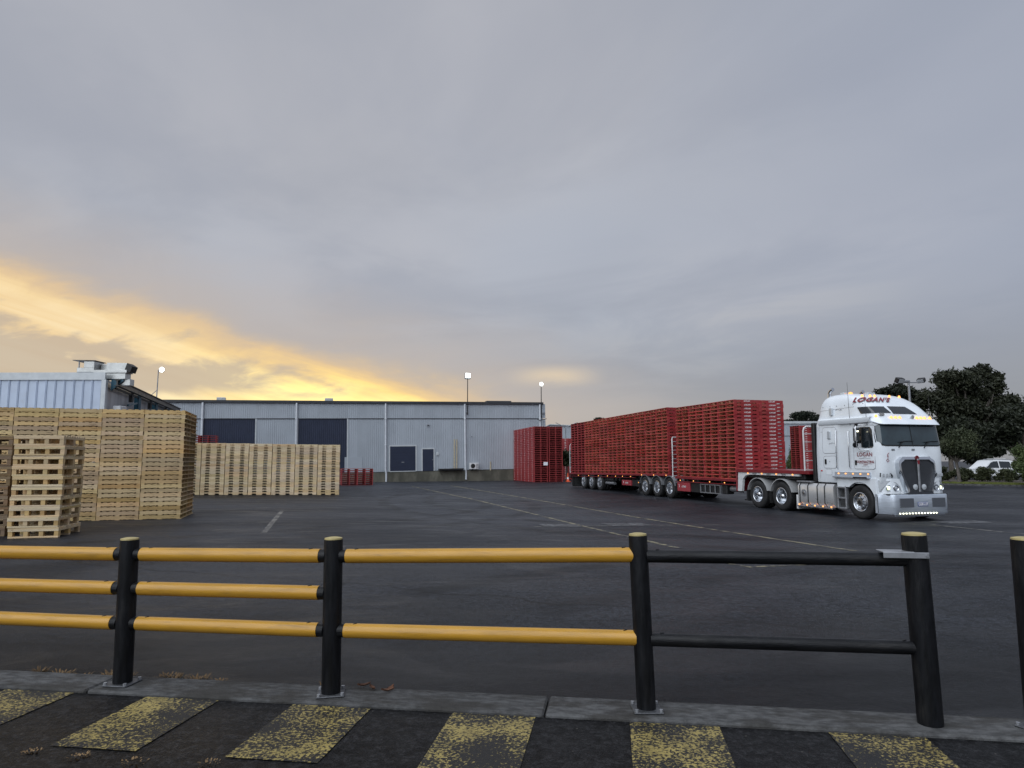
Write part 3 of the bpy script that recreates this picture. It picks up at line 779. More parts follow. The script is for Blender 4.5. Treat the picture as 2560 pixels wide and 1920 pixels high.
def nth(k, n, base='ground'):
    if k == 0: return 'bottom one'
    if k == n - 1: return 'topmost'
    q = k + 1
    return '%d%s up from %s' % (q, {1: 'st', 2: 'nd', 3: 'rd'}.get(q % 10 if q not in (11, 12, 13) else 0, 'th'), base)
def put(me, name, label, cat, loc, rz, group, ry=0.0):
    o = bpy.data.objects.new(name, me); COL.objects.link(o)
    o.location = loc; o.rotation_euler = (0, ry, rz)
    tag(o, label, cat, group); PALLET_N[0] += 1
    return o
big_me = pallet_mesh('pine_pallet', 1.045, 1.10, 0.1236, 'slots', ['pine_warm'])
mid_me = pallet_mesh('pine_pallet_notched', 1.085, 1.05, 0.1285, 'two', ['pine'])
# tall block on the left: five columns, 25 high
by = radians(17); bd = Vector((cos(by), sin(by), 0)); bn_ = Vector((-sin(by), cos(by), 0))
BC = Vector((-9.46, 19.66, 0))
cols = ['%s column from open end of tall block' % q for q in ('first', 'second', 'third', 'fourth', 'fifth')]
ink_a = textmesh('-~ww', 0.06, 'stencil_mark', 'black_ink', shear=0.3, res=1)
ink_b = textmesh('rr-', 0.045, 'stencil_mark', 'grey_ink', res=1)
for c in range(5):
    for d in range(2):
        if d == 1 and c > 0: continue
        for k in range(25):
            p = BC - bd * (0.525 + c * 1.062) + bn_ * (0.56 + d * 1.14) + Vector((rng.uniform(-.008, .008), rng.uniform(-.010, .010), 0))
            p.z = gz(p.x, p.y) + k * 0.1236
            o = put(big_me, 'pine_pallet', 'pale pine pallet, %s, %s' % (nth(k, 25), cols[c] if d == 0 else 'rear open-end column of tall pine block'), 'pallet', p, by + rng.uniform(-.004, .004), 'pine pallets of the tall block')
            if d == 0 and rng.random() < 0.8:
                s_ = link('stencil_mark', ink_a, o, (0.32 + rng.uniform(-.02, .02), -0.5535, 0.068)); s_.rotation_euler = (pi / 2, 0, 0); s_.scale = (rng.uniform(.8, 1.3), 0.55, 1)
# lower block behind: seven columns, 20 high
my = radians(13); md = Vector((cos(my), sin(my), 0)); mn = Vector((-sin(my), cos(my), 0))
MC = Vector((-8.95, 35.55, 0))
ords = ['first', 'second', 'third', 'fourth', 'fifth', 'sixth', 'seventh']
for c in range(7):
    for k in range(20):
        p = MC - md * (0.555 + c * 1.117) + mn * 0.53 + Vector((rng.uniform(-.007, .007), rng.uniform(-.008, .008), 0))
        p.z = gz(p.x, p.y) + k * 0.1285
        put(mid_me, 'pine_pallet', 'notched pine pallet, %s, %s column of low block from red stacks' % (nth(k, 20), ords[c]), 'pallet', p, my + rng.uniform(-.004, .004), 'pine pallets of the low wide block')

# near stack of heavy four-way pallets, every board a part
def heavy_protos(light='pine', warm='pine_warm'):
    W, D, Hh = 0.96, 1.24, 0.2185
    parts = []
    parts.append(('fascia_board', MB().cbox(-W / 2, W / 2, -0.011, 0.011, -0.023, 0.023, 0.003).mesh('fascia_board', [light]), [(0, -D / 2 + .011, 0.1625), (0, D / 2 - .011, 0.1625)]))
    parts.append(('bottom_board', MB().cbox(-W / 2 + .004, W / 2 - .004, -0.05, 0.05, -0.017, 0.017, 0.003).mesh('bottom_board', [light]), [(0, -D / 2 + .056, 0.018), (0, 0, 0.018), (0, D / 2 - .056, 0.018)]))
    bl = MB().cbox(-0.042, 0.042, -0.06, 0.06, -0.052, 0.052, 0.003).mesh('block', [warm])
    parts.append(('block', bl, [(x, y, 0.0872) for x in (-W / 2 + .046, -W / 6 + .015, W / 6 - .015, W / 2 - .046) for y in (-D / 2 + .068, 0, D / 2 - .068)]))
    sb = MB().cbox(-0.045, 0.045, -D / 2 + .024, D / 2 - .024, -0.023, 0.023, 0.003).mesh('side_board', [warm])
    parts.append(('side_board', sb, [(-W / 2 + .047, 0, 0.1625), (W / 2 - .047, 0, 0.1625)]))
    db = MB().cbox(-W / 2, W / 2, -0.052, 0.052, -0.0155, 0.0155, 0.003).mesh('deck_board', [light])
    parts.append(('deck_board', db, [(0, y, 0.201) for y in np.linspace(-D / 2 + .053, D / 2 - .053, 9)]))
    return parts
HP = heavy_protos()
HPD = heavy_protos('pine_shaded', 'pine_shaded')
def heavy(loc, rz, label, group, HP=HP):
    t = thing('pine_pallet', label, 'pallet', loc, rz, group)
    for nm, me, spots in HP:
        for s_ in spots:
            o = link(nm, me, t, s_)
    return t
ny = radians(14); nd_ = Vector((cos(ny), sin(ny), 0)); nn = Vector((-sin(ny), cos(ny), 0))
NC = Vector((-9.75, 14.86, 0)) - nd_ * 0.48 + nn * 0.62
lv = ['bottom', 'second', 'third', 'fourth', 'fifth', 'sixth', 'seventh', 'eighth', 'ninth', 'top']
for k in range(10):
    heavy(NC + Vector((rng.uniform(-.014, .014), rng.uniform(-.014, .014), 0.2185 * k)), ny + rng.uniform(-.012, .012), 'heavy pine pallet, %s of the free-standing stack before the tall block' % lv[k], 'free-standing stack of heavy pallets')
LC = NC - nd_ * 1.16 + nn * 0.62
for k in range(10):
    heavy(LC + Vector((rng.uniform(-.014, .014), rng.uniform(-.014, .014), 0.2185 * k)), ny - 0.10 + rng.uniform(-.012, .012), 'heavy pallet coloured as if shaded, %s of the stack tucked beside the free-standing one' % lv[k], 'shade-coloured stack of heavy pallets', HPD)

# ------------------------------------------------------------------ red pallets
RPW, RPH = 1.165, 0.152
def red_mesh(label=False, far=False):
    """local x: along the openings' face; stringers run along y; lettered faces are +-x"""
    m = MB(); W = RPW; tb = 0.020; h0, h1 = tb, RPH - tb
    for k in (-1, 0, 1):
        x = k * (W / 2 - 0.024)
        g0 = 0.004
        pts = [(-W / 2 + .001, g0)]
        for c in (-0.30 * W, 0.32 * W):
            hw = 0.088 * W
            pts += [(c - hw, g0), (c - hw + .014, g0 + 0.036), (c + hw - .014, g0 + 0.036), (c + hw, g0)]
        pts += [(W / 2 - .001, g0), (W / 2 - .001, RPH - .004), (-W / 2 + .001, RPH - .004)]
        if k == 0:
            pts = [(-W / 2, h0), (W / 2, h0), (W / 2, h1), (-W / 2, h1)]
        m.prism(pts, 'x', x - 0.023 - (.002 if k < 0 else 0), x + 0.023 + (.002 if k > 0 else 0), 0)
        # unpainted-looking inner liner faces of the stringers
        if k < 1: m.b2(x + .0235, x + .0255, -W / 2 + .03, W / 2 - .03, h0 + .033, h1, 1)
        if k > -1: m.b2(x - .0255, x - .0235, -W / 2 + .03, W / 2 - .03, h0 + .033, h1, 1)
    n = 6
    for i in range(n):
        y = -W / 2 + 0.062 + (W - 0.124) * i / (n - 1)
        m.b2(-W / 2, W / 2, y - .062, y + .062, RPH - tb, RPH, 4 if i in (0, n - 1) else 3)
    for i in (0, 2, 3, 5):
        y = -W / 2 + 0.05 + (W - 0.10) * i / 5
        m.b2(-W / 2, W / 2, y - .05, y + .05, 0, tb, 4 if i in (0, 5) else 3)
    if label:
        m.b2(W / 2 + .0025, W / 2 + .004, -0.06, 0.10, 0.078, 0.108, 2)
        m.b2(-W / 2 - .004, -W / 2 - .0025, -0.06, 0.10, 0.078, 0.108, 2)
    return m
rm = red_mesh()
red_me = rm.mesh('red_pallet', ['red_paint_wood', 'red_overspray', 'white_ink', 'red_inner_shade', 'red_board_lit'])
rfar = red_mesh(True)
rfv = np.array(rfar.v); STV = []; STF = []; STM = []
def far_pallet(loc, rz, ry=0.0, th=0.0):
    R = np.array(Matrix.Rotation(rz, 3, 'Z') @ Matrix.Rotation(ry, 3, 'Y'))
    o = sum(len(a) for a in STV) if False else far_pallet.n
    STV.append(rfv @ R.T + np.array(loc)); far_pallet.n += len(rfv)
    STF.extend([tuple(i + o for i in f) for f in rfar.f]); STM.extend(rfar.mi)
far_pallet.n = 0

# ------------------------------------------------------------------ the lorry: local x forward, y left, z up
TX, TY, TTH = 11.874, 21.527, 0.2803
TRZ = TTH - pi / 2
TPITCH = 0.004
def TW(s, t, z):
    """vehicle coordinates (forward, right-hand side, up) to the yard"""
    h = Vector((sin(TTH), -cos(TTH))); r = Vector((h.y, -h.x))
    return Vector((TX + h.x * s + r.x * t, TY + h.y * s + r.y * t, -0.179 - 0.004 * s + z))
def vehicle(name, label, cat, s0):
    t = thing(name, label, cat, TW(s0, 0, 0), TRZ)
    t.rotation_euler = (0, TPITCH, TRZ)
    return t
truck = vehicle('prime_mover', 'white cab-over prime mover with maroon lettering pulling the loaded trailers', 'lorry', 0.0)
trailA = vehicle('lead_trailer', 'red drop-deck lead trailer coupled behind the white prime mover', 'trailer', 0.0)
trailB = vehicle('rear_trailer', 'red flat-deck rear trailer coupled behind the lead trailer', 'trailer', 0.0)

# wheels
def wheel_meshes(R, wd, rim_r, style):
    m = MB()
    hw = wd / 2
    m.lathe([(rim_r, -hw * 0.8), (rim_r + .03, -hw * 0.98), (R - .07, -hw), (R - .02, -hw * .9), (R, -hw * .7), (R, hw * .7), (R - .02, hw * .9), (R - .07, hw), (rim_r + .03, hw * .98), (rim_r, hw * .8)], n=36)
    n = 44
    for k in range(n):
        a = 2 * pi * k / n
        for y in (-hw * .45, 0.0, hw * .45):
            a2 = a + (0.05 if y == 0 else 0)
            m.box(((R + .001) * cos(a2), y, (R + .001) * sin(a2)), (0.012, hw * .36, R * 0.105), ry=-a2)
    tyre = m.mesh('wheel', ['black_rubber'], 50)
    r = MB()
    y = -hw                                  # outer face is at -y (right side of the vehicle)
    if style == 'steer':
        r.lathe([(rim_r + .012, y * .80), (rim_r + .016, y * .95), (rim_r - .004, y * 1.0), (rim_r - .022, y * .92), (rim_r - .035, y * .55), (rim_r * .62, y * .62), (rim_r * .45, y * .80), (rim_r * .42, y * 1.12), (0.001, y * 1.14)], n=32)
    else:
        r.lathe([(rim_r + .012, y * .80), (rim_r + .016, y * .95), (rim_r - .004, y * 1.0), (rim_r - .022, y * .90), (rim_r - .04, y * .1), (rim_r - .05, 0.6 * hw), (rim_r * .60, 0.62 * hw), (0.10, 0.60 * hw)], n=32)
    r.lathe([(rim_r + .012, hw * .8), (rim_r - .03, hw * .9), (rim_r - .05, hw * .5), (.05, hw * .45)], n=24)
    rim = r.mesh('rim', ['alloy'], 35)
    hb = MB()
    if style == 'steer':
        for k in range(10):
            a = 2 * pi * k / 10
            hb.cyl((rim_r * .72 * cos(a), y * .60, rim_r * .72 * sin(a)), (rim_r * .72 * cos(a), y * .585, rim_r * .72 * sin(a)), 0.030, n=10, mi=1)
            hb.cyl((rim_r * .53 * cos(a), y * .66, rim_r * .53 * sin(a)), (rim_r * .53 * cos(a), y * 1.05, rim_r * .53 * sin(a)), 0.017, 0.012, n=6)
        hb.cyl((0, y * 1.1, 0), (0, y * 1.25, 0), .075, .06, n=16, mi=1)
        hub = hb.mesh('hub', ['chrome', 'black_metal'], 40)
    elif style == 'drive':
        hb.lathe([(0.105, 0.6 * hw), (0.105, y * .55), (0.085, y * .85), (0.05, y * 1.02), (0.002, y * 1.08)], n=20)
        for k in range(10):
            a = 2 * pi * k / 10
            hb.cyl((.145 * cos(a), .55 * hw, .145 * sin(a)), (.145 * cos(a), .3 * hw, .145 * sin(a)), .016, n=6)
        hub = hb.mesh('hub', ['chrome'], 50)
    else:
        hb.lathe([(0.10, 0.6 * hw), (0.10, y * .35), (0.08, y * .55), (0.002, y * .6)], n=18)
        for k in range(10):
            a = 2 * pi * k / 10
            hb.cyl((.14 * cos(a), .55 * hw, .14 * sin(a)), (.14 * cos(a), .25 * hw, .14 * sin(a)), .015, n=6)
        hub = hb.mesh('hub', ['steel_grey'], 50)
    return tyre, rim, hub
WS = wheel_meshes(0.515, 0.30, 0.285, 'steer')
WD = wheel_meshes(0.505, 0.27, 0.29, 'drive')
WT = wheel_meshes(0.475, 0.26, 0.285, 'trailer')
def wheel(parent, M3, x, y, R, flip=False, bare=False):
    w_ = link('wheel', M3[0], parent, (x, y, R))
    if flip: w_.rotation_euler.z = pi
    w_.rotation_euler.y = rng.uniform(0, 6)
    if not bare:
        link('rim', M3[1], w_); link('hub', M3[2], w_)
    return w_
wheel(truck, WS, 0, -1.07, 0.515); wheel(truck, WS, 0, 1.07, 0.515, True)
for s_ in (-3.714, -5.069):
    wheel(truck, WD, s_, -1.085, 0.505); wheel(truck, WD, s_, -0.77, 0.505, bare=True)
    wheel(truck, WD, s_, 1.085, 0.505, True); wheel(truck, WD, s_, 0.77, 0.505, True, True)
for par, ax in ((trailA, (-11.80, -13.055, -14.31)), (trailB, (-20.10, -21.355, -22.61))):
    for s_ in ax:
        wheel(par, WT, s_, -1.08, 0.475); wheel(par, WT, s_, -0.78, 0.475, bare=True)
        wheel(par, WT, s_, 1.08, 0.475, True); wheel(par, WT, s_, 0.78, 0.475, True, True)
        MB().cyl((s_, -0.95, 0.475), (s_, 0.95, 0.475), 0.065, n=12).build('axle', 'black_metal', par, smooth=40)

# --- cab shell: stacked superellipse outlines
LV = [  # z, rear s, front s, half width, exponent
    (1.075, -1.95, 0.80, 1.185, 14), (1.13, -1.95, 0.84, 1.20, 14), (1.5, -1.95, 0.875, 1.205, 14), (2.0, -1.95, 0.885, 1.205, 14),
    (2.24, -1.95, 0.875, 1.20, 13), (2.6, -1.95, 0.83, 1.19, 12), (2.88, -1.95, 0.785, 1.18, 12), (2.96, -1.95, 0.77, 1.18, 12),
    (3.02, -1.95, 0.755, 1.165, 11), (3.12, -1.95, 0.72, 1.135, 10), (3.16, -1.95, 0.69, 1.115, 9), (3.22, -1.95, 0.65, 1.105, 8), (3.34, -1.945, 0.545, 1.09, 7),
    (3.46, -1.94, 0.42, 1.075, 6.5), (3.58, -1.925, 0.27, 1.055, 6), (3.68, -1.90, 0.11, 1.03, 5.5), (3.77, -1.86, -0.06, 0.99, 5.0), (3.85, -1.80, -0.27, 0.93, 4.6), (3.91, -1.72, -0.50, 0.84, 4.2),
    (3.95, -1.60, -0.75, 0.70, 3.8), (3.972, -1.42, -1.0, 0.5, 3.2)]
def lv(z):
    for a, b in zip(LV[:-1], LV[1:]):
        if a[0] <= z <= b[0]:
            t = (z - a[0]) / (b[0] - a[0]); return tuple(p + (q - p) * t for p, q in zip(a, b))
    return LV[0] if z < LV[0][0] else LV[-1]
def front_s(y, z):
    _, r0, f0, hw, n = lv(z); a = (f0 - r0) / 2; c = (f0 + r0) / 2
    return c + a * max(0.0, 1 - min(1, abs(y) / hw) ** n) ** (1 / n)
def side_y(s, z):
    _, r0, f0, hw, n = lv(z); a = (f0 - r0) / 2; c = (f0 + r0) / 2
    return -hw * max(0.0, 1 - min(1, abs(s - c) / a) ** n) ** (1 / n)
m = MB(); NA = 96; P = []
for (z, r0, f0, hw, n) in LV:
    a = (f0 - r0) / 2; c = (f0 + r0) / 2
    for i in range(NA):
        t = 2 * pi * i / NA
        ct, st = cos(t), sin(t)
        k = (abs(ct) ** n + abs(st) ** n) ** (-1 / n)
        P.append((c + a * k * ct, hw * k * st, z))
F = [(j * NA + i, j * NA + (i + 1) % NA, (j + 1) * NA + (i + 1) % NA, (j + 1) * NA + i) for j in range(len(LV) - 1) for i in range(NA)]
F += [tuple(range(NA - 1, -1, -1)), tuple(range((len(LV) - 1) * NA, len(LV) * NA))]
m.add(P, F)
body = m.build('cab_body', 'white_paint', truck, smooth=32)

def front_patch(name, yz, mtl, off=0.012, parent=None, nu=24, nv=8, th=0.0):
    """yz(u, v) -> (y, z); patch hugging the cab's front"""
    P = []
    for i in range(nu):
        for j in range(nv):
            y, z = yz(i / (nu - 1), j / (nv - 1)); P.append((front_s(y, z) + off, y, z))
    mm = MB().grid(P, nu, nv)
    # rim going back into the body
    ring = [i * nv for i in range(nu)] + [(nu - 1) * nv + j for j in range(1, nv)] + [i * nv + nv - 1 for i in range(nu - 2, -1, -1)] + [j for j in range(nv - 2, 0, -1)]
    base = len(mm.v)
    for k in ring:
        p = mm.v[k]; mm.v.append((p[0] - off - 0.02, p[1], p[2]))
    L = len(ring)
    for q in range(L):
        mm.f.append((ring[q], ring[(q + 1) % L], base + (q + 1) % L, base + q)); mm.mi.append(0)
    return mm.build(name, mtl, parent or truck, smooth=35)
def side_patch(name, poly_uv, mtl, off=0.010, parent=None, nu=10, nv=6):
    P = []
    for i in range(nu):
        for j in range(nv):
            s_, z = poly_uv(i / (nu - 1), j / (nv - 1)); P.append((s_, side_y(s_, z) - off, z))
    mm = MB().grid(P, nu, nv)
    ring = [i * nv for i in range(nu)] + [(nu - 1) * nv + j for j in range(1, nv)] + [i * nv + nv - 1 for i in range(nu - 2, -1, -1)] + [j for j in range(nv - 2, 0, -1)]
    base = len(mm.v)
    for k in ring:
        p = mm.v[k]; mm.v.append((p[0], p[1] + off + 0.02, p[2]))
    L = len(ring)
    for q in range(L):
        mm.f.append((ring[q], ring[(q + 1) % L], base + (q + 1) % L, base + q)); mm.mi.append(0)
    return mm.build(name, mtl, parent or truck, smooth=35)
def rrect(x0, x1, z0, z1, r, n=5):
    pts = []
    for cx_, cz_, a0 in ((x1 - r, z1 - r, 0), (x0 + r, z1 - r, pi / 2), (x0 + r, z0 + r, pi), (x1 - r, z0 + r, 3 * pi / 2)):
        for i in range(n + 1):
            a = a0 + pi / 2 * i / n; pts.append((cx_ + r * cos(a), cz_ + r * sin(a)))
    return pts
# windscreen with rubber seal
def ws(u, v, m_=0.0):
    e = abs(u * 2 - 1)
    rz = 0.10 * max(0, (e - 0.86) / 0.14) ** 2
    z0, z1 = 2.25 - m_ + rz * 1.2, 2.885 + m_ - rz * 0.5
    z = z0 + (z1 - z0) * v
    return (u * 2 - 1) * lv(z)[3] * (0.972 + m_ * 0.4), z
front_patch('windscreen_seal', lambda u, v: ws(u, v, 0.035), 'black_rubber', 0.008)
wsc = front_patch('windscreen', lambda u, v: ws(u, v), 'screen_glass', 0.016, nu=40)
front_patch('screen_divider', lambda u, v: ((u * 2 - 1) * 0.012, 2.255 + 0.62 * v), 'black_rubber', 0.021, wsc, 3, 6)
# sun visor
m = MB(); P = []
for i in range(31):
    y = -1.22 + 2.44 * i / 30; yy = max(-1.16, min(1.16, y))
    f0 = front_s(yy, 2.98); e = ss(0.9, 1.0, abs(y) / 1.22)
    for (z, o) in ((3.05, -0.02), (3.055, 0.03), (2.875 + 0.10 * e, 0.20 - 0.13 * e), (2.865 + 0.10 * e, 0.19 - 0.13 * e), (3.02, 0.0)):
        P.append((f0 + o, y, z))
m.grid(P, 31, 5)
m.build('sun_visor', 'white_paint', truck, smooth=35)
# belt step along the sleeper
mm = MB(); P = []
for i in range(20):
    s_ = -1.66 + 2.2 * i / 19
    for (z, o) in ((2.93, 0.003), (2.97, 0.045), (3.10, 0.045), (3.15, 0.0)):
        P.append((s_, side_y(s_, min(z, 2.96)) - o + (0.04 if z > 3.12 else 0.0), z))
mm.grid(P, 20, 4)
mm.build('belt_moulding', 'white_paint', truck, smooth=50)
# door, hatches, seams
def seam(name, pts, r=0.006, mtl='black_rubber', parent=None, closed=True):
    return MB().tube([(s_, side_y(s_, z) - 0.003, z) for s_, z in pts], r, 6, closed=closed).build(name, mtl, parent or truck, smooth=60)
def rr_side(x0, x1, z0, z1, r, off=0.010):
    P = rrect(x0, x1, z0, z1, r)
    mm = MB(); n = len(P)
    A = [(s_, side_y(s_, z) - off, z) for s_, z in P]; B = [(s_, side_y(s_, z) + 0.02, z) for s_, z in P]
    mm.add(A + B, [tuple(range(n))] + [(i, (i + 1) % n, n + (i + 1) % n, n + i) for i in range(n)])
    return mm
door = rr_side(-0.17, 0.655, 1.53, 2.86, 0.07, 0.008).build('door', 'white_paint', truck)
seam('door_seam', rrect(-0.17, 0.655, 1.53, 2.86, 0.07), 0.008, 'grey_ink', door)
wpts = [(-0.115, 2.80), (-0.115, 2.36), (-0.08, 2.33), (0.17, 2.33), (0.20, 2.20), (0.25, 2.18), (0.57, 2.185), (0.61, 2.22), (0.56, 2.72), (0.49, 2.80)]
n = len(wpts)
MB().add([(s_, side_y(s_, z) - 0.014, z) for s_, z in wpts] + [(s_, side_y(s_, z), z) for s_, z in wpts], [tuple(range(n))] + [(i, (i + 1) % n, n + (i + 1) % n, n + i) for i in range(n)]).build('door_window', 'glass_dark', door)
seam('window_seal', wpts, 0.012, 'black_rubber', door)
MB().cbox(0.185, 0.215, -1.24, -1.21, 2.2, 2.8, 0.004).build('window_bar', 'black_rubber', door)
dh = MB().cbox(-0.125, -0.055, -1.235, -1.20, 1.64, 1.80, 0.012).build('door_handle', 'black_plastic', door)
for nm, a in (('locker_hatch', (-1.52, -0.90, 2.02, 2.86, 0.10)), ('locker_hatch', (-1.50, -0.92, 1.54, 1.93, 0.09)), ('locker_hatch', (-1.42, -1.15, 1.32, 1.49, 0.03))):
    h_ = rr_side(*a, 0.006).build(nm, 'white_paint', truck)
    seam('hatch_seam', rrect(*a), 0.0065 if a[0] < -1.45 else 0.004, 'grey_ink', h_)
    if a[2] == 1.54: MB().cbox(-1.44, -1.36, -1.235, -1.20, 1.66, 1.83, 0.014).build('hatch_handle', 'black_plastic', h_)
    if a[2] == 2.02: MB().cbox(-1.27, -1.14, -1.235, -1.20, 2.48, 2.74, 0.02).build('vent_cover', 'lens', h_)
MB().cbox(-1.21, -1.08, -1.17, -1.06, 3.25, 3.50, 0.02).build('vent_cover', 'lens', truck)
for z in (3.42,):
    MB().tube([(s_, side_y(s_, z + .06 * (s_ + 1.9) / 1.9) - .002, z + .06 * (s_ + 1.9) / 1.9) for s_ in np.linspace(-1.88, -0.2, 14)], 0.004, 5).build('roof_seam', 'grey_ink', truck)
for s_ in (-1.6, -1.25, -0.95, -0.6, -0.25, 0.1):
    MB().cyl((s_, side_y(s_, 3.55) - .012, 3.55), (s_, side_y(s_, 3.55) + .02, 3.55), 0.014, n=8).build('rivet', 'steel_grey', truck)
seam('panel_seam', [(-1.93, 2.72), (-1.6, 2.72), (-1.53, 2.72)], 0.004, 'grey_ink', closed=False)
seam('panel_seam', [(-1.68, 1.2), (-1.68, 2.9)], 0.004, 'grey_ink', closed=False)
# hand rails
for s_, z0, z1 in ((-0.31, 1.55, 2.72), (-0.85, 1.52, 2.75)):
    MB().tube([(s_, -1.21, z0), (s_, -1.265, z0 + .03), (s_, -1.265, z1 - .03), (s_, -1.21, z1)], 0.014, 8).build('grab_rail', 'chrome', truck, smooth=60)
# rear black guard and exhaust
MB().cbox(-2.10, -1.955, -1.16, 1.16, 1.09, 3.05, 0.02).build('cab_guard', 'black_metal', truck)
for y in (-0.93, 0.93):
    ex = MB().tube([(-2.08, y, 1.2), (-2.08, y, 3.9), (-2.06, y, 4.05), (-2.0, y, 4.13), (-1.9, y, 4.17)] if y > 0 else [(-1.75, -0.62, 3.8), (-1.75, -0.62, 4.02), (-1.73, -0.62, 4.09), (-1.66, -0.62, 4.15), (-1.58, -0.62, 4.17)], 0.062, 16)
    ex.build('exhaust_stack', 'chrome', truck, smooth=50)
# --- front lower fascia
P = []; mm = MB()
def fas(y, z):
    return 0.905 - 0.20 * ss(0.82, 1.2, abs(y)) ** 1.6 + 0.03 * (1.2 - z)
ny_ = 49
for z in (0.74, 0.85, 1.0, 1.12, 1.25):
    for i in range(ny_):
        y = -1.215 + 2.43 * i / (ny_ - 1); P.append((fas(y, z), y, z))
mm.grid(P, 5, ny_)
for sg in (-1, 1):
    Q = [(0.62, sg * 1.213, z) for z in (0.74, 1.25)] + [(fas(1.215, z), sg * 1.215, z) for z in (1.25, 0.74)]
    mm.add(Q, [(0, 1, 2, 3)])
mm.build('front_fascia', 'white_paint', truck, smooth=45)
# bumper
P = []; mm = MB()
def bum(y):
    return 1.10 - 0.05 * (y / 1.2) ** 2 - 0.36 * ss(0.86, 1.235, abs(y)) ** 2.0
ys = [-1.235 + 2.47 * i / 60 for i in range(61)]
prof = [(0.225, -0.03), (0.215, 0.0), (0.25, 0.012), (0.26, 0.02), (0.76, 0.02), (0.785, 0.01), (0.79, -0.08)]
for z, o in prof:
    for y in ys: P.append((bum(y) + o, y, z))
mm.grid(P, len(prof), len(ys))
for sg in (-1, 1):
    mm.add([(0.60, sg * 1.237, 0.23), (bum(1.235), sg * 1.237, 0.23), (bum(1.235), sg * 1.237, 0.775), (0.60, sg * 1.237, 0.79)], [(0, 1, 2, 3)])
bumper = mm.build('bumper', 'brushed', truck, smooth=40)
for y0 in (-0.83, 0.35):
    MB().cbox(1.10, 1.128, y0, y0 + 0.50, 0.42, 0.68, 0.006).build('bumper_mesh', 'mesh_grey', bumper)
pl = MB().cbox(1.118, 1.130, -0.19, 0.19, 0.44, 0.565, 0.006).build('number_plate', 'plate_blue', bumper)
MB().cbox(1.1302, 1.1325, -0.178, 0.178, 0.462, 0.552, 0.002).build('plate_face', 'white_ink', pl)
t_ = link('lettering', textmesh('XV·29SU', 0.098, 'lettering', 'plate_blue', bold=0.0015, space=0.98), pl, (1.1345, 0, 0.507)); t_.rotation_euler = (pi / 2, 0, pi / 2)
MB().cbox(0.98, 1.09, -1.0, 0.85, 0.14, 0.215, 0.01).build('air_dam', 'mesh_grey', bumper)
for k in range(13):
    y = -0.83 + 1.33 * k / 12
    MB().cyl((bum(y) + .012, y, 0.236), (bum(y) + .030, y, 0.236), 0.016, n=10).build('bumper_lamp', 'led_white', bumper)
MB().cbox(0.78, 0.99, -1.10, 1.10, 0.765, 0.80, 0.005).build('bumper_shadow_gap', 'dark_gap', bumper)
# grille
def gpoly(z, inset=0.0):
    k = (z - 0.80) / (1.90 - 0.80)
    w_ = 0.47 + 0.21 * ss(0, 0.75, k) - 0.16 * ss(0.84, 1.0, k) ** 1.6
    return w_ - inset
zs = [0.80 + 1.10 * i / 24 for i in range(25)]
outer = [(-gpoly(z), z) for z in zs] + [(gpoly(z), z) for z in reversed(zs)]
inner = [(-(gpoly(z) - 0.055), 0.855 + (z - 0.8) * 0.875) for z in zs] + [(gpoly(z) - 0.055, 0.855 + (z - 0.8) * 0.875) for z in reversed(zs)]
n = len(outer)
mm = MB()
A = [(1.085 - 0.08 * (z - .8), y, z) for y, z in outer]; Bk = [(0.80, y * 1.03, z) for y, z in outer]
C_ = [(1.10 - 0.08 * (z - .8), y, z) for y, z in inner]; D_ = [(1.03 - 0.08 * (z - .8), y, z) for y, z in inner]
mm.add(A + Bk + C_ + D_, [(i, (i + 1) % n, n + (i + 1) % n, n + i) for i in range(n)] + [(i, (i + 1) % n, 2 * n + (i + 1) % n, 2 * n + i) for i in range(n)] + [(2 * n + i, 2 * n + (i + 1) % n, 3 * n + (i + 1) % n, 3 * n + i) for i in range(n)])
grille = mm.build('grille_surround', 'chrome', truck, smooth=40)
mm = MB(); mm.add(D_, [tuple(range(n))])
mm.build('grille_backing', 'black_metal', grille)
k = 0
zt = 0.88
while zt < 1.80:
    zz_ = 0.8 + (zt - 0.855) / 0.875
    w_ = gpoly(min(1.9, max(.8, zz_))) - 0.06
    MB().box((1.048 - 0.08 * (zt - .8), 0, zt), (0.02, 2 * w_, 0.014)).build('grille_slat', 'mesh_grey', grille)
    zt += 0.031
MB().cbox(1.03, 1.065, -0.035, 0.035, 0.86, 1.84, 0.01).build('grille_bar', 'steel_grey', grille)
em = MB().prism([(0.065 * cos(t), 1.86 + (0.075 * sin(t))) for t in np.linspace(0, 2 * pi, 14, endpoint=False)], 'x', 1.0, 1.03).build('emblem', 'red_trim', grille)
MB().prism([(-0.04, 1.79), (0.04, 1.79), (0.03, 1.68), (-0.03, 1.68)], 'x', 1.05, 1.07).build('emblem_tail', 'maroon_ink', em)
for y in (-0.16, 0.16):
    MB().lathe([(0.001, 1.07), (0.06, 1.065), (0.085, 1.055), (0.085, 1.04)], (0, y, 1.0), 'x', 16).build('driving_lamp', 'lens', grille, smooth=50)
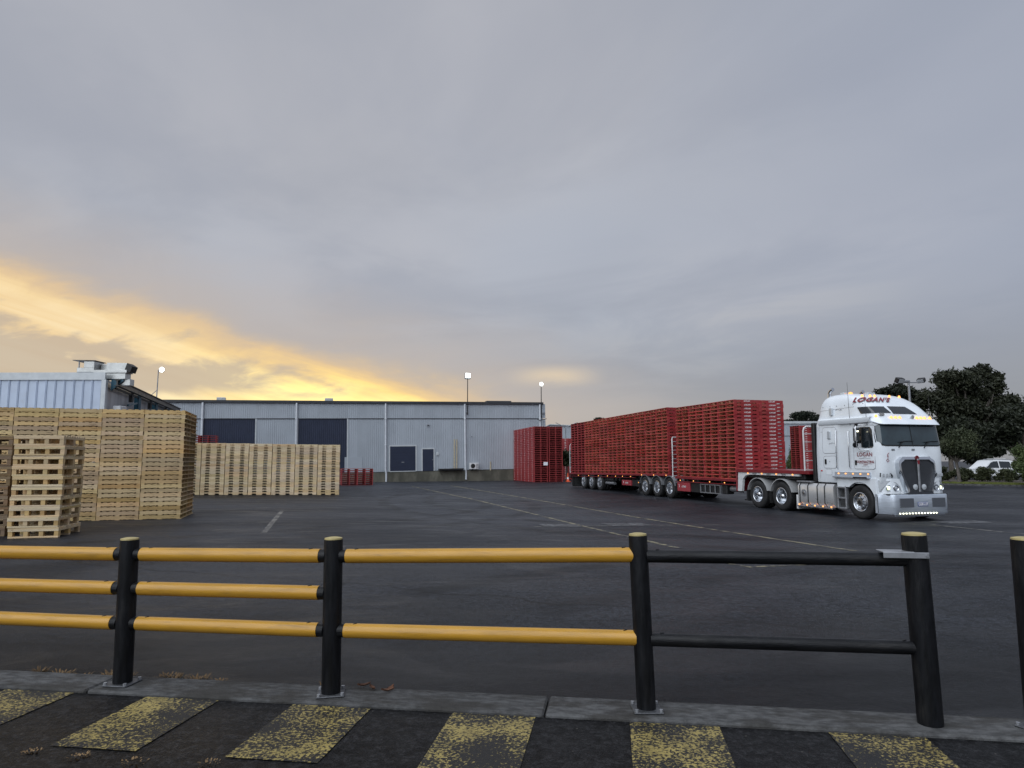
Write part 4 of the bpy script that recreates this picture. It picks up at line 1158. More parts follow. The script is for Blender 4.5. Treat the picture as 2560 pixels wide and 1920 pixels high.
# headlamps and indicators
for sg in (-1, 1):
    pts = [(1.20, 1.20), (1.19, 0.86), (0.62, 0.82), (0.56, 0.88), (0.60, 1.02), (0.72, 1.13), (0.95, 1.19)]
    P = []; 
    for y, z in pts: P.append((fas(y, z) + 0.012, sg * y, z))
    nP = len(P)
    P += [(p[0] - 0.05, p[1], p[2]) for p in P]
    hl = MB().add(P, [tuple(range(nP))] + [(i, (i + 1) % nP, nP + (i + 1) % nP, nP + i) for i in range(nP)]).build('headlamp', 'lens', truck)
    for yc, lit in ((0.98, True), (0.76, False)):
        f0 = fas(yc, 0.98) + 0.014
        r0 = MB().lathe([(0.098, f0), (0.09, f0 + .018), (0.08, f0 + .006), (0.03, f0 - .01), (0.001, f0 - .012)], (0, sg * yc, 0.975), 'x', 20).build('lamp_ring', 'chrome', hl, smooth=40)
        MB().lathe([(0.052, f0 + .003), (0.03, f0 + .014), (0.001, f0 + .018)], (0, sg * yc, 0.975), 'x', 14).build('lamp_lens', 'headlamp_lit' if lit else 'lens', r0, smooth=50)
    P = [(front_s(min(1.17, y), z) + 0.012, sg * y, z) for y, z in ((1.16, 1.42), (1.16, 1.30), (0.80, 1.28), (0.78, 1.33), (0.86, 1.415))]
    nP = len(P); P += [(p[0] - .04, p[1], p[2]) for p in P]
    il = MB().add(P, [tuple(range(nP))] + [(i, (i + 1) % nP, nP + (i + 1) % nP, nP + i) for i in range(nP)]).build('indicator', 'glass_dark', truck)
    for yy in (0.9, 1.0, 1.1):
        MB().cbox(front_s(yy, 1.36) + .008, front_s(yy, 1.36) + .02, sg * yy - .03, sg * yy + .03, 1.31, 1.40, .004).build('reflector', 'lens', il)
# wipers
fs = lambda y, z: front_s(max(-1.1, min(1.1, y)), z) + 0.045
for y0 in (-0.56, 0.40):
    MB().tube([(fs(y0, 2.17), y0, 2.17), (fs(y0 + .12, 2.32), y0 + .14, 2.32), (fs(y0 + .2, 2.36), y0 + .22, 2.36)], 0.013, 6).build('wiper_arm', 'black_plastic', truck)
    MB().tube([(fs(y0, 2.335), y0 + .02, 2.335), (fs(y0 + .3, 2.365), y0 + .3, 2.365), (fs(y0 + .6, 2.37), y0 + .58, 2.37)], 0.011, 6).build('wiper_blade', 'black_plastic', truck)
for y in (0.15, -0.6):
    MB().cbox(front_s(y, 2.12) - .01, front_s(y, 2.12) + .012, y - .2, y - .08, 2.08, 2.14, .004).build('hood_vent', 'steel_grey', truck)
# mirrors
mir = MB().cbox(0.10, 0.22, -1.47, -1.29, 2.36, 2.80, 0.03).build('mirror', 'chrome', truck, smooth=30)
MB().tube([(0.35, -1.2, 2.86), (0.2, -1.40, 2.87), (0.20, -1.43, 2.84), (0.22, -1.45, 2.5), (0.22, -1.45, 2.22), (0.28, -1.38, 2.13), (0.45, -1.2, 2.10)], 0.014, 8).build('mirror_arm', 'chrome', mir, smooth=60)
MB().lathe([(0.001, 0.02), (0.08, 0.0), (0.085, -0.05), (0.001, -0.07)], (0.15, -1.40, 2.26), 'x', 16).build('spot_mirror', 'black_plastic', mir, smooth=60)
MB().cbox(0.16, 0.24, -1.44, -1.36, 2.84, 2.92, .015).build('mirror_camera', 'black_plastic', mir)
MB().cyl((0.23, -1.38, 2.68), (0.24, -1.38, 2.68), 0.022, n=10).build('mirror_lamp', 'led_white', mir)
mir2 = MB().cbox(0.10, 0.22, 1.29, 1.47, 2.36, 2.80, 0.03).build('mirror', 'chrome', truck, smooth=30)
MB().tube([(0.35, 1.2, 2.86), (0.22, 1.42, 2.84), (0.22, 1.45, 2.22), (0.45, 1.2, 2.10)], 0.014, 8).build('mirror_arm', 'chrome', mir2, smooth=60)
# steps, deck plate light bar, wheel arch, tank
ap = [(-0.92, 1.25), (-0.92, 0.95)] + [(0.61 * cos(t), 0.515 + 0.61 * sin(t)) for t in np.linspace(radians(133), radians(18), 18)] + [(0.66, 0.72), (0.66, 1.25)]
mm = MB(); mm.prism(ap, 'y', -1.225, -1.10)
mm.build('wheel_arch', 'white_paint', truck, smooth=30)
ap2 = [(s_, z) for s_, z in ap]
MB().prism(ap2, 'y', 1.10, 1.225).build('wheel_arch', 'white_paint', truck, smooth=30)
mm = MB(); P = []
for t in np.linspace(radians(150), radians(12), 20):
    for y in (-1.11, -0.75): P.append((0.60 * cos(t), y, 0.515 + 0.60 * sin(t)))
MB().grid(P, 20, 2).build('arch_liner', 'black_plastic', truck, smooth=60)
bar = MB().cbox(-1.02, 0.46, -1.33, -1.19, 1.245, 1.30, 0.008).cbox(-1.0, 0.47, -1.24, -1.20, 1.30, 1.43, 0.006).build('step_bar', 'brushed', truck)
for k in range(5):
    s_ = -0.82 + 1.22 * k / 4
    MB().lathe([(0.001, -1.275), (0.018, -1.265), (0.023, -1.24)], (s_, 0, 1.375), 'y', 12).build('marker_lamp', 'amber', bar, smooth=60)
MB().cbox(-0.12, 0.42, -1.335, -1.325, 1.255, 1.29, .002).build('badge_strip', 'black_metal', bar)
mm = MB().cbox(-0.84, -0.30, -1.20, -0.95, 1.02, 1.24, 0.03)
mm.build('step_box', 'white_dull', truck)
st_ = MB()
for s_ in (-0.93, -0.58):
    st_.cbox(s_ - .03, s_ + .03, -1.24, -1.12, 0.27, 0.98, .01)
for z in (0.28, 0.60, 0.93):
    st_.cbox(-0.93, -0.58, -1.25, -1.02, z - .02, z + .03, .008)
st_.build('cab_step', 'galv', truck)
tp = [(-1.24, 0.38), (-1.24, 0.92), (-1.17, 1.02), (-0.65, 1.02), (-0.56, 0.94), (-0.56, 0.36), (-0.65, 0.27), (-1.15, 0.27)]
tank = MB().prism(tp, 'x', -2.78, -1.10).build('fuel_tank', 'tank_metal', truck, smooth=50)
for s_ in (-2.68, -2.28, -1.83, -1.49):
    pts = [(s_, y - (0.006 if y < -1.0 else 0), z + (0.008 if z > .6 else -0.008)) for y, z in tp[:3]]
    pts = [(s_ + 0, -1.12, 0.262), (s_, -1.25, 0.375), (s_, -1.25, 0.925), (s_, -1.175, 1.03), (s_, -0.9, 1.03)]
    MB().tube(pts, 0.016, 6).build('tank_strap', 'black_rubber', tank, smooth=60)
MB().prism(rrect(-2.60, -2.36, 0.56, 0.80, 0.09), 'y', -1.25, -1.235).build('filler_recess', 'steel_grey', tank)
MB().lathe([(0.001, -1.275), (0.055, -1.27), (0.06, -1.25)], (-2.48, 0, 0.68), 'y', 16).build('filler_cap', 'chrome', tank, smooth=50)
ls = MB().cbox(-2.80, -1.14, -1.29, -1.14, 0.205, 0.26, 0.01).build('side_step', 'alloy', truck)
for k in range(5):
    s_ = -2.72 + 1.52 * k / 4
    MB().lathe([(0.001, -1.295), (0.018, -1.28), (0.022, -1.24)], (s_, 0, 0.285), 'y', 12).build('marker_lamp', 'amber', ls, smooth=60)
MB().cbox(-2.82, -2.10, -1.26, -0.5, 1.04, 1.09, .01).build('catwalk', 'galv', truck)
# chassis
for y in (-0.42, 0.42):
    MB().b2(-6.1, 0.8, y - .04, y + .04, 0.62, 0.92).build('chassis_rail', 'black_metal', truck)
MB().cbox(-5.6, -3.2, -0.38, 0.38, 0.88, 1.08, .05).build('turntable', 'black_metal', truck)
for s_ in (0, -3.714, -5.069):
    MB().cyl((s_, -0.9, 0.5), (s_, 0.9, 0.5), 0.09, n=12).build('axle', 'black_metal', truck, smooth=40)
MB().cbox(-1.9, 0.6, -0.5, 0.5, 0.45, 1.05, .1).build('engine_block', 'black_metal', truck)
MB().cbox(-2.9, -2.80, -1.23, -0.55, 0.12, 0.60, .01).build('mud_flap', 'white_dull', truck)
def arc_guard(parent, s_, zc, R, a0, a1, mtl, y0=-1.24, y1=-0.66, th=0.025):
    P = []
    A = np.linspace(radians(a0), radians(a1), 22)
    for t in A:
        for (r_, y) in ((R, y0), (R + th, y0), (R + th, y1), (R, y1)):
            P.append((s_ + r_ * cos(t), y, zc + r_ * sin(t)))
    mm = MB()
    nA = len(A)
    F = [(i * 4 + j, i * 4 + (j + 1) % 4, (i + 1) * 4 + (j + 1) % 4, (i + 1) * 4 + j) for i in range(nA - 1) for j in range(4)] + [(0, 1, 2, 3), tuple((nA - 1) * 4 + j for j in range(4))]
    mm.add(P, F)
    return mm.build('mudguard', mtl, parent, smooth=40)
for s_ in (-3.714, -5.069):
    arc_guard(truck, s_, 0.505, 0.60, 15, 165, 'tank_metal'); arc_guard(truck, s_, 0.505, 0.60, 15, 165, 'tank_metal', 0.66, 1.24)
    MB().cbox(s_ - .66, s_ - .645, -1.22, -0.68, 0.22, 0.62, .004).build('mud_flap', 'black_rubber', truck)
    MB().cbox(s_ - .60, s_ + .60, -0.66, -0.60, 0.55, 1.08, .02).build('guard_inner', 'black_metal', truck)
# roof furniture
def beacon(parent, x, y, z, mtl='amber', r=.035):
    b = MB().lathe([(r * 1.3, 0), (r * 1.3, .02), (r, .025), (r * .9, .06), (r * .4, .075), (0.001, .078)], (x, y, z), 'z', 14).build('roof_lamp', mtl, parent, smooth=50)
    return b
for y in (-0.72, -0.45, -0.28, 0.3, 0.75):
    z = 3.80; s_ = front_s(y, z) if abs(y) < .9 else -0.2
    beacon(truck, s_ - .03, y, z - .005)
for (x, y) in ((-1.25, -0.40), (-1.02, 0.35)):
    MB().cbox(x - .09, x + .09, y - .16, y + .16, 3.955, 4.03, .02).build('roof_pod', 'lens', truck)
for (x, y) in ((-1.02, -0.42), (-1.3, 0.42)):
    beacon(truck, x, y, 3.955, 'amber_glass', .06)
for y in (-0.62, -0.46, -0.30):
    b = beacon(truck, front_s(y, 3.06) + 0.03, y, 3.055); 
for y in (0.35, 0.50, 0.65, 0.86):
    beacon(truck, front_s(y, 3.06) + 0.03, y, 3.055)
beacon(truck, 0.62, -1.04, 3.10)
hn = MB()
hn.tube([(0.60, 0.15, 3.09), (0.75, 0.15, 3.11), (0.82, 0.15, 3.11)], [0.02, 0.025, 0.06], 12)
hn.build('air_horn', 'chrome', truck, smooth=50)
for y in (-0.86, -0.95):
    MB().tube([(0.55, y, 3.17), (0.66, y, 3.18), (0.72, y, 3.18)], [0.015, 0.02, 0.05], 12).build('air_horn', 'chrome', truck, smooth=50)
for x, y, z0, z1 in ((-0.27, -1.20, 2.95, 4.25), (0.42, -1.21, 2.92, 3.85), (0.55, 1.12, 3.05, 3.85)):
    MB().cyl((x, y, z0), (x - .03, y, z1), 0.0075, 0.004, n=6).build('aerial', 'black_metal', truck)
    MB().cyl((x, y, z0 - .04), (x, y, z0 + .05), 0.02, n=8).build('aerial_base', 'steel_grey', truck)
MB().tube([(-0.72, -1.24, 2.93), (0.5, -1.24, 2.95)], 0.016, 8).build('side_rail', 'steel_grey', truck)
# lettering and scrolls on the cab
def side_text(txt, s_, z, size, mtl, bold=0.0, shear=0.0, space=1.0, parent=None, off=0.012):
    y = side_y(s_, z) - off
    o = link('lettering', textmesh(txt, size, 'lettering', mtl, bold=bold, shear=shear, space=space), parent or truck, (s_, y, z)); o.rotation_euler = (pi / 2, 0, 0)
    return o
side_text('LOGAN', 0.27, 1.965, 0.165, 'maroon_ink', 0.003, parent=door, space=1.1)
side_text('CONTRACTING', 0.285, 1.745, 0.095, 'maroon_ink', 0.0035, parent=door, space=0.98)
side_text('LOGAN', 0.285, 1.655, 0.05, 'maroon_ink', 0.001, parent=door)
side_text('TOWED BY LOGAN', 0.285, 1.60, 0.034, 'grey_ink', 0.0, parent=door)
for z, a in ((2.055, 1), (1.865, -1)):
    MB().tube([(0.05 + 0.45 * t, -1.222, z + a * 0.02 * sin(t * 9) * (1 - t)) for t in np.linspace(0, 1, 14)], 0.005, 4).build('scroll', 'grey_ink', door)
MB().b2(0.03, 0.56, -1.2185, -1.2165, 1.688, 1.695).build('rule_line', 'maroon_ink', door)
for pts in ([(-0.98, 3.41), (-0.93, 3.45), (-0.85, 3.43), (-0.78, 3.40), (-0.74, 3.43), (-0.80, 3.45), (-0.70, 3.40)], [(-1.22, 2.30), (-1.17, 2.36), (-1.13, 2.32), (-1.08, 2.36), (-1.02, 2.35), (-0.96, 2.345)]):
    MB().tube([(s_, side_y(s_, z) - .010, z) for s_, z in pts], 0.006, 4).build('scroll', 'grey_ink', truck)
side_text('A', -1.22, 1.745, 0.06, 'black_ink')
MB().b2(-1.64, -1.58, -1.2185, -1.20, 1.43, 1.47).build('reflector', 'red_lens', truck)
# scroll on the cab front
MB().tube([(front_s(-y, z) + .008, -y, z) for y, z in ((0.90, 2.02), (0.95, 1.98), (0.97, 1.90), (0.93, 1.94), (0.95, 1.84), (1.0, 1.80), (0.97, 1.74), (0.91, 1.78), (0.95, 1.82))], 0.007, 5).build('scroll', 'maroon_ink', truck)
# name wrapped round the curve of the roof, from the driver's side to the front
def outline_at(z, a):
    """point at arc length a (from the side at s = -0.42) round the driver's front corner"""
    _, r0, f0, hw, n = lv(z); A_ = (f0 - r0) / 2; c = (f0 + r0) / 2
    pts = []
    for i in range(200):
        t = -pi / 2 - 0.35 + (pi / 2 + 1.35) * i / 199
        ct, st = cos(t), sin(t); k = (abs(ct) ** n + abs(st) ** n) ** (-1 / n)
        pts.append(Vector((c + A_ * k * ct, hw * k * st, z)))
    st0 = min(range(200), key=lambda i: abs(pts[i].x + 0.52) + (10 if pts[i].y > -0.3 else 0))
    d = 0.0
    for i in range(st0, 198):
        L_ = (pts[i + 1] - pts[i]).length
        if d + L_ >= a: return pts[i].lerp(pts[i + 1], (a - d) / L_), (pts[i + 1] - pts[i]).normalized()
        d += L_
    return pts[198], (pts[199] - pts[198]).normalized()
def wrap_patch(name, a0, a1, a2, a3, z0, z1, mtl, off=0.012, nu=26, nv=6):
    """window between arc lengths a0..a1 along its foot and a2..a3 along its head"""
    P = []
    for i in range(nu):
        for j in range(nv):
            v = j / (nv - 1); u = i / (nu - 1)
            a = (a0 + (a1 - a0) * u) * (1 - v) + (a2 + (a3 - a2) * u) * v
            p, tn = outline_at(z0 + (z1 - z0) * v, a)
            P.append(p + Vector((tn.y, -tn.x, 0.5)).normalized() * off)
    mm = MB().grid(P, nu, nv)
    ring = [i * nv for i in range(nu)] + [(nu - 1) * nv + j for j in range(1, nv)] + [i * nv + nv - 1 for i in range(nu - 2, -1, -1)] + [j for j in range(nv - 2, 0, -1)]
    base = len(mm.v); cen = Vector((-0.4, 0, (z0 + z1) / 2))
    for k in ring:
        p = Vector(mm.v[k]); mm.v.append(tuple(p + (cen - p).normalized() * 0.04))
    L = len(ring)
    for q in range(L):
        mm.f.append((ring[q], ring[(q + 1) % L], base + (q + 1) % L, base + q)); mm.mi.append(0)
    return mm.build(name, mtl, truck, smooth=40)
wrap_patch('sleeper_window', 0.62, 1.62, 0.46, 1.30, 3.225, 3.44, 'glass_dark')
wrap_patch('roof_window', 1.72, 2.62, 1.42, 2.10, 3.205, 3.45, 'glass_dark')
for txt, mt_, dzz, off in (("LOGAN'S", 'grey_ink', -0.012, 0.026), ("LOGAN'S", 'maroon_ink', 0.0, 0.034)):
    me = textmesh(txt, 0.255, 'lettering', mt_, bold=0.010, res=3, align='LEFT', space=1.2)
    for v_ in me.vertices:
        p, tn = outline_at(3.665 + (v_.co.y) * 0.82 + dzz, v_.co.x + 0.26 - dzz)
        nr = Vector((tn.y, -tn.x, 0.75)).normalized()
        v_.co = p + nr * off
    link('lettering', me, truck)

# ------------------------------------------------------------------ lead trailer (drop deck)
def deck(parent, s0, s1, z0, z1, name='deck', th=0.13):
    """deck between s0 (front) and s1 (rear) whose top goes z0 -> z1"""
    P = []
    for s_, z in ((s0, z0), (s1, z1)):
        for y, zz_ in ((-1.235, z), (-1.235, z - th), (1.235, z - th), (1.235, z)):
            P.append((s_, y, zz_))
    o = MB().add(P, [(0, 4, 5, 1), (1, 5, 6, 2), (2, 6, 7, 3), (3, 7, 4, 0), (0, 1, 2, 3), (7, 6, 5, 4)]).build(name, 'red_deck', parent)
    return o
def marker(parent, s_, y, z, r=.022, mtl='amber'):
    return MB().lathe([(0.001, y - .035), (r * .75, y - .025), (r, y)], (s_, 0, z), 'y', 12).build('marker_lamp', mtl, parent, smooth=60)
dk = deck(trailA, -2.20, -6.36, 1.43, 1.43, 'gooseneck_deck', 0.11)
nk = MB()
nk.prism([(-2.75, 1.318), (-6.30, 1.318), (-6.36, 0.58), (-6.10, 0.58), (-6.02, 1.05), (-5.82, 1.20), (-5.5, 1.235), (-2.75, 1.235)], 'y', -1.20, -1.10)
nk.prism([(-2.75, 1.318), (-6.30, 1.318), (-6.36, 0.58), (-6.10, 0.58), (-6.02, 1.05), (-5.82, 1.20), (-5.5, 1.235), (-2.75, 1.235)], 'y', 1.10, 1.20)
nk = nk.build('gooseneck_side', 'white_dull', trailA)
for s_ in (-5.66, -4.80, -3.96, -3.07): marker(nk, s_, -1.205, 1.285, .027)
for s_ in (-5.25, -4.4, -3.55): MB().cbox(s_ - .12, s_ + .12, -1.215, -1.20, 1.255, 1.30, .004).build('tie_rail', 'steel_grey', nk)
MB().cbox(-6.37, -2.6, -1.08, 1.08, 1.12, 1.30, .02).build('gooseneck_frame', 'black_metal', trailA)
MB().cbox(-6.42, -6.365, -1.235, 1.235, 0.56, 1.425, .01).build('step_plate', 'red_deck', trailA)
MB().cbox(-6.10, -5.95, -1.0, -0.8, 0.25, 0.65, .02).cbox(-6.16, -5.90, -1.05, -0.75, 0.22, 0.27, .01).build('landing_leg', 'black_metal', trailA)
MB().cbox(-6.10, -5.95, 0.8, 1.0, 0.25, 0.65, .02).cbox(-6.16, -5.90, 0.75, 1.05, 0.22, 0.27, .01).build('landing_leg', 'black_metal', trailA)
hb = MB()
hb.tube([(-2.48, -1.16, 1.42), (-2.48, -1.16, 2.80), (-2.46, -1.14, 2.9), (-2.46, -1.05, 2.95), (-2.46, 1.05, 2.95), (-2.46, 1.14, 2.9), (-2.48, 1.16, 2.80), (-2.48, 1.16, 1.42)], 0.03, 8)
for z in (1.46, 1.78, 2.10, 2.42, 2.70): hb.cyl((-2.48, -1.16, z), (-2.48, 1.16, z), 0.014, n=6)
hb.build('headboard_frame', 'white_dull', trailA, smooth=50)
dl = deck(trailA, -6.42, -11.20, 1.035, 1.035, 'drop_deck', 0.10)
for k in range(6):
    s_ = -6.55 - 0.90 * k
    MB().cbox(s_ - .015, s_ + .015, -1.23, -1.0, 0.80, 0.93, .003).build('outrigger', 'black_metal', trailA)
rb = MB().b2(-11.2, -6.42, -1.235, -1.19, 0.795, 0.825).build('rub_rail', 'red_deck', trailA)
for s_ in (-10.75, -9.62, -8.32, -7.22): marker(rb, s_, -1.225, 0.865, .023)
MB().b2(-14.9, -6.5, -0.55, -0.45, 0.70, 0.93).b2(-14.9, -6.5, 0.45, 0.55, 0.70, 0.93).build('chassis_rail', 'black_metal', trailA)
MB().b2(-15.0, -11.3, -0.42, 0.42, 0.78, 0.92).build('turntable', 'black_metal', trailA)
tb_ = MB().cbox(-11.06, -10.0, -1.22, -0.70, 0.37, 0.775, .015).build('tool_box', 'red_box', trailA)
def logo(parent, s_, z, size):
    a = link('lettering', textmesh('AZMEB', size, 'lettering', 'white_ink', shear=0.35, bold=.001), parent, (s_, -1.226, z)); a.rotation_euler = (pi / 2, 0, 0)
    MB().tube([(s_ - .40 + .02 * cos(t), -1.224, z + 0.02 + .06 * sin(t)) for t in np.linspace(-1.9, 2.2, 10)], .009, 5).build('logo_mark', 'white_ink', parent)
logo(tb_, -10.48, 0.585, 0.12)
MB().cbox(-10.0, -9.16, -1.15, -0.72, 0.36, 0.79, .02).build('side_panel', 'black_metal', trailA)
rk = MB()
for z in (0.40, 0.745): rk.b2(-9.14, -7.60, -1.20, -1.16, z - .02, z + .02)
for s_ in np.linspace(-9.12, -7.62, 5): rk.b2(s_ - .018, s_ + .018, -1.20, -1.16, 0.42, 0.725)
rk = rk.build('gate_rack', 'galv', trailA)
for k in range(4): MB().b2(-9.08 + .375 * k, -8.78 + .375 * k, -1.14, -1.10, 0.43, 0.72).build('rack_panel', 'black_metal', rk)
MB().cbox(-7.56, -7.2, -1.15, -0.8, 0.40, 0.78, .02).build('battery_box', 'black_metal', trailA)
MB().cyl((-7.1, -0.95, 0.62), (-6.5, -0.95, 0.62), 0.12, n=14).build('air_tank', 'galv', trailA, smooth=50)
MB().tube([(-7.1, -0.8, 0.75), (-6.9, -0.85, 0.55), (-6.7, -0.8, 0.7), (-6.5, -0.85, 0.5)], 0.02, 6).build('air_hose', 'black_rubber', trailA)
MB().cyl((-6.55, 0.0, 0.30), (-6.55, 0.0, 0.95), 0.06, n=8).build('prop_leg', 'black_metal', trailA)
for s_ in (-11.80, -13.055, -14.31):
    arc_guard(trailA, s_, 0.475, 0.545, 12, 168, 'steel_grey'); arc_guard(trailA, s_, 0.475, 0.545, 12, 168, 'steel_grey', 0.66, 1.24)
MB().cbox(-15.0, -14.985, -1.22, -0.66, 0.15, 0.70, .003).build('mud_flap', 'black_rubber', trailA)
MB().cbox(-11.22, -11.20, -1.2, -0.66, 0.28, 0.72, .003).build('mud_flap', 'black_rubber', trailA)
marker(trailA, -15.02, -1.20, 0.62, .03)

# ------------------------------------------------------------------ rear trailer
BF, BR_ = -11.83, -24.95
bz = lambda s_: 1.115 + (s_ - BF) * (1.115 - 0.925) / (BF - BR_)
deck(trailB, BF, BR_, bz(BF), bz(BR_), 'deck', 0.085)
for k in range(15):
    s_ = BF - 0.5 - 0.86 * k
    MB().b2(s_ - .012, s_ + .012, -1.232, -0.5, bz(s_) - .20, bz(s_) - .086).build('outrigger', 'black_metal', trailB)
P = [(s_, y, bz(s_) - dz_) for s_ in (-15.4, BR_) for (y, dz_) in ((-1.235, .19), (-1.235, .215), (-1.19, .215), (-1.19, .19))]
rb = MB().add(P, [(0, 4, 5, 1), (1, 5, 6, 2), (2, 6, 7, 3), (3, 7, 4, 0), (0, 1, 2, 3), (7, 6, 5, 4)]).build('rub_rail', 'red_deck', trailB)
for s_ in (-15.9, -16.9, -17.8, -18.9, -20.2, -21.7, -23.4): marker(rb, s_, -1.225, bz(s_) - .145, .023)
for s_ in (-12.05, -13.3, -14.6): marker(trailB, s_, -1.235, bz(s_) - .05, .025)
fm = MB()
for y in (-0.5, 0.5): fm.b2(BR_ + .1, -15.2, y - .05, y + .05, 0.55, 0.83)
fm.b2(-15.2, BF - .1, -0.55, 0.55, 0.86, 1.0)
fm.build('chassis_rail', 'black_metal', trailB)
gt = MB()
gt.tube([(-11.62, -1.12, 0.92), (-11.60, -1.12, 2.2), (-11.62, -1.12, 2.78), (-11.68, -1.06, 2.86), (-11.68, 1.06, 2.86), (-11.62, 1.12, 2.78), (-11.60, 1.12, 0.92)], 0.028, 8)
for z in np.arange(1.05, 2.8, 0.2): gt.cyl((-11.61, -1.12, z), (-11.61, 1.12, z), 0.012, n=6)
gt.build('headboard_frame', 'white_dull', trailB, smooth=50)
gt = MB()
gt.tube([(BR_ - .12, -1.15, 0.85), (BR_ - .16, -1.15, 2.2), (BR_ - .16, -1.13, 2.75), (BR_ - .12, -1.08, 2.83), (BR_ - .12, 1.08, 2.83), (BR_ - .16, 1.15, 2.7), (BR_ - .12, 1.15, 0.85)], 0.025, 8)
for z in np.arange(1.0, 2.8, 0.3): gt.cyl((BR_ - .14, -1.15, z), (BR_ - .14, 1.15, z), 0.012, n=6)
gt.build('tailgate_frame', 'white_dull', trailB, smooth=50)
tb2 = MB().cbox(-17.02, -15.95, -1.22, -0.70, 0.42, 0.70, .015).build('tool_box', 'red_box', trailB)
logo(tb2, -16.42, 0.56, 0.11)
MB().cbox(-15.92, -15.05, -1.15, -0.72, 0.40, 0.74, .02).build('side_panel', 'black_metal', trailB)
for z, r_ in ((0.66, .10), (0.46, .085)):
    MB().cyl((-19.5, -1.02, z), (-18.35, -1.02, z), r_, n=16).build('air_tank', 'black_metal' if z > .5 else 'steel_grey', trailB, smooth=50)
for s_ in (-18.05, -17.55, -15.0): MB().cyl((s_, -1.1, 0.72), (s_, -0.8, 0.72), 0.11, n=14).build('reel', 'black_metal', trailB, smooth=50)
MB().cbox(-24.0, -23.985, -1.22, -0.62, 0.08, 0.78, .003).build('mud_flap', 'black_rubber', trailB)
MB().cbox(-24.55, -24.53, -1.22, -0.62, 0.06, 0.72, .003).build('mud_flap', 'black_rubber', trailB)
MB().cbox(BR_ - .03, BR_ + .12, -1.22, 1.22, 0.60, 0.86, .02).build('tail_bar', 'black_metal', trailB)
for s_ in (-21.355,):
    MB().b2(-23.3, -19.4, -1.2, -0.66, 0.985 - .19 + .0, 0.80).build('guard_top', 'black_metal', trailB)

# ------------------------------------------------------------------ red pallets on the trailers
RP = 1.17
let_a = textmesh('LOSCAM', 0.078, 'lettering', 'white_ink', bold=0.002, res=2, space=0.98)
let_b = textmesh('PROPERTY OF', 0.030, 'lettering', 'red_overspray', res=1)
def face_text(o):
    # lettered face is local +x
    a = link('lettering', let_a, o, (RPW / 2 + .0042, 0.035 + rng.uniform(-.012, .012), 0.096)); a.rotation_euler = (pi / 2, 0, pi / 2)
    b = link('lettering', let_b, o, (RPW / 2 + .0042, -0.36, 0.095)); b.rotation_euler = (pi / 2, 0, pi / 2)
order = ['front', 'second', 'third', 'fourth', 'fifth', 'sixth', 'seventh', 'eighth', 'ninth', 'tenth', 'last']
sA = -6.47
def tput(s_, t, z, label, group, ry):
    p = TW(s_, t, z)
    j = rng.uniform(-.011, .011)
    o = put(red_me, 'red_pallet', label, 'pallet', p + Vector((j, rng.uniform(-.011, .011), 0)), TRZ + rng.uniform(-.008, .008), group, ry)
    return o
for c in range(4):
    for k in range(21):
        # each column a hair out of plumb, like the real stacks
        lean = (k / 20.0) * 0.03
        o = tput(sA - RP * (c + .5) + lean * (1 if c == 0 else .5), 0.585, 1.037 + k * RPH, 'red pallet, %s, %s near-side column on the lead trailer' % (nth(k, 21, 'deck'), order[c]), 'red pallets on the lead trailer', TPITCH)
        if c == 0 and k >= 2: face_text(o)
for k in range(21):
    lean = (k / 20.0) * 0.03
    o = tput(sA - RP * .5 + lean, -0.587, 1.037 + k * RPH, 'red pallet, %s, front far-side column on the lead trailer' % nth(k, 21, 'deck'), 'red pallets on the lead trailer', TPITCH)
    if k >= 2: face_text(o)
for c in range(1, 4):
    for k in range(21):
        far_pallet(TW(sA - RP * (c + .5), -0.587, 1.037 + k * RPH), TRZ + rng.uniform(-.004, .004), TPITCH)
slope = math.atan((1.115 - 0.925) / (BF - BR_))
sB = -11.93
for c in range(11):
    for side in (0.585, -0.587):
        for k in range(21):
            s_ = sB - RP * (c + .5); z = bz(s_) + .003 + k * RPH
            if c < 9 and side > 0:
                o = tput(s_, side, z, 'red pallet, %s, %s near-side column on the rear trailer' % (nth(k, 21, 'deck'), order[c]), 'red pallets on the rear trailer', TPITCH - slope)
            else:
                p = TW(s_, side, z)
                far_pallet(p, TRZ + rng.uniform(-.004, .004), TPITCH - slope)
# stacks standing on the ground
def gstack(x, y, rz, n, jit=.006):
    for k in range(n):
        far_pallet((x + rng.uniform(-jit, jit), y + rng.uniform(-jit, jit), gz(x, y) + .002 + k * 0.152), rz + rng.uniform(-.005, .005))
ra = radians(14); rd = Vector((cos(ra), sin(ra))); rn = Vector((-sin(ra), cos(ra)))
RC = Vector((1.80, 56.05))
for c in range(8):
    p = RC + rd * .585 + rn * (.585 + c * 1.19); gstack(p.x, p.y, ra + 0 * pi, 30 - (1 if c > 0 else 0) * 0)
for c in range(3):
    p = RC + rd * 1.87 + rn * (.585 + c * 1.19); gstack(p.x, p.y, ra, 30)
wa = radians(17)
for i in range(2):
    for j in range(2): gstack(-12.35 + i * 1.16 * cos(wa) - j * 1.18 * sin(wa), 51.9 + i * 1.16 * sin(wa) + j * 1.18 * cos(wa), wa, 8)  # rear row of stacks added to darken the front row's openings
gstack(-22.9, 51.5, wa, 24); gstack(-24.1, 51.2, wa, 24)
for i in range(3): gstack(21.5 + i * 1.18, 50.6 + .1 * i, radians(100), 28)
for i in range(4): gstack(4.9 + i * 1.2, 64.0 + .3 * i, radians(96), 25)
SV = np.concatenate(STV)
me = bpy.data.meshes.new('stacked_red_pallets'); me.from_pydata(SV.tolist(), [], STF)
for k in ('red_far', 'red_far_inner', 'white_ink', 'red_far_inner', 'red_far'): me.materials.append(MATS[k])
me.polygons.foreach_set('material_index', STM)
import bmesh
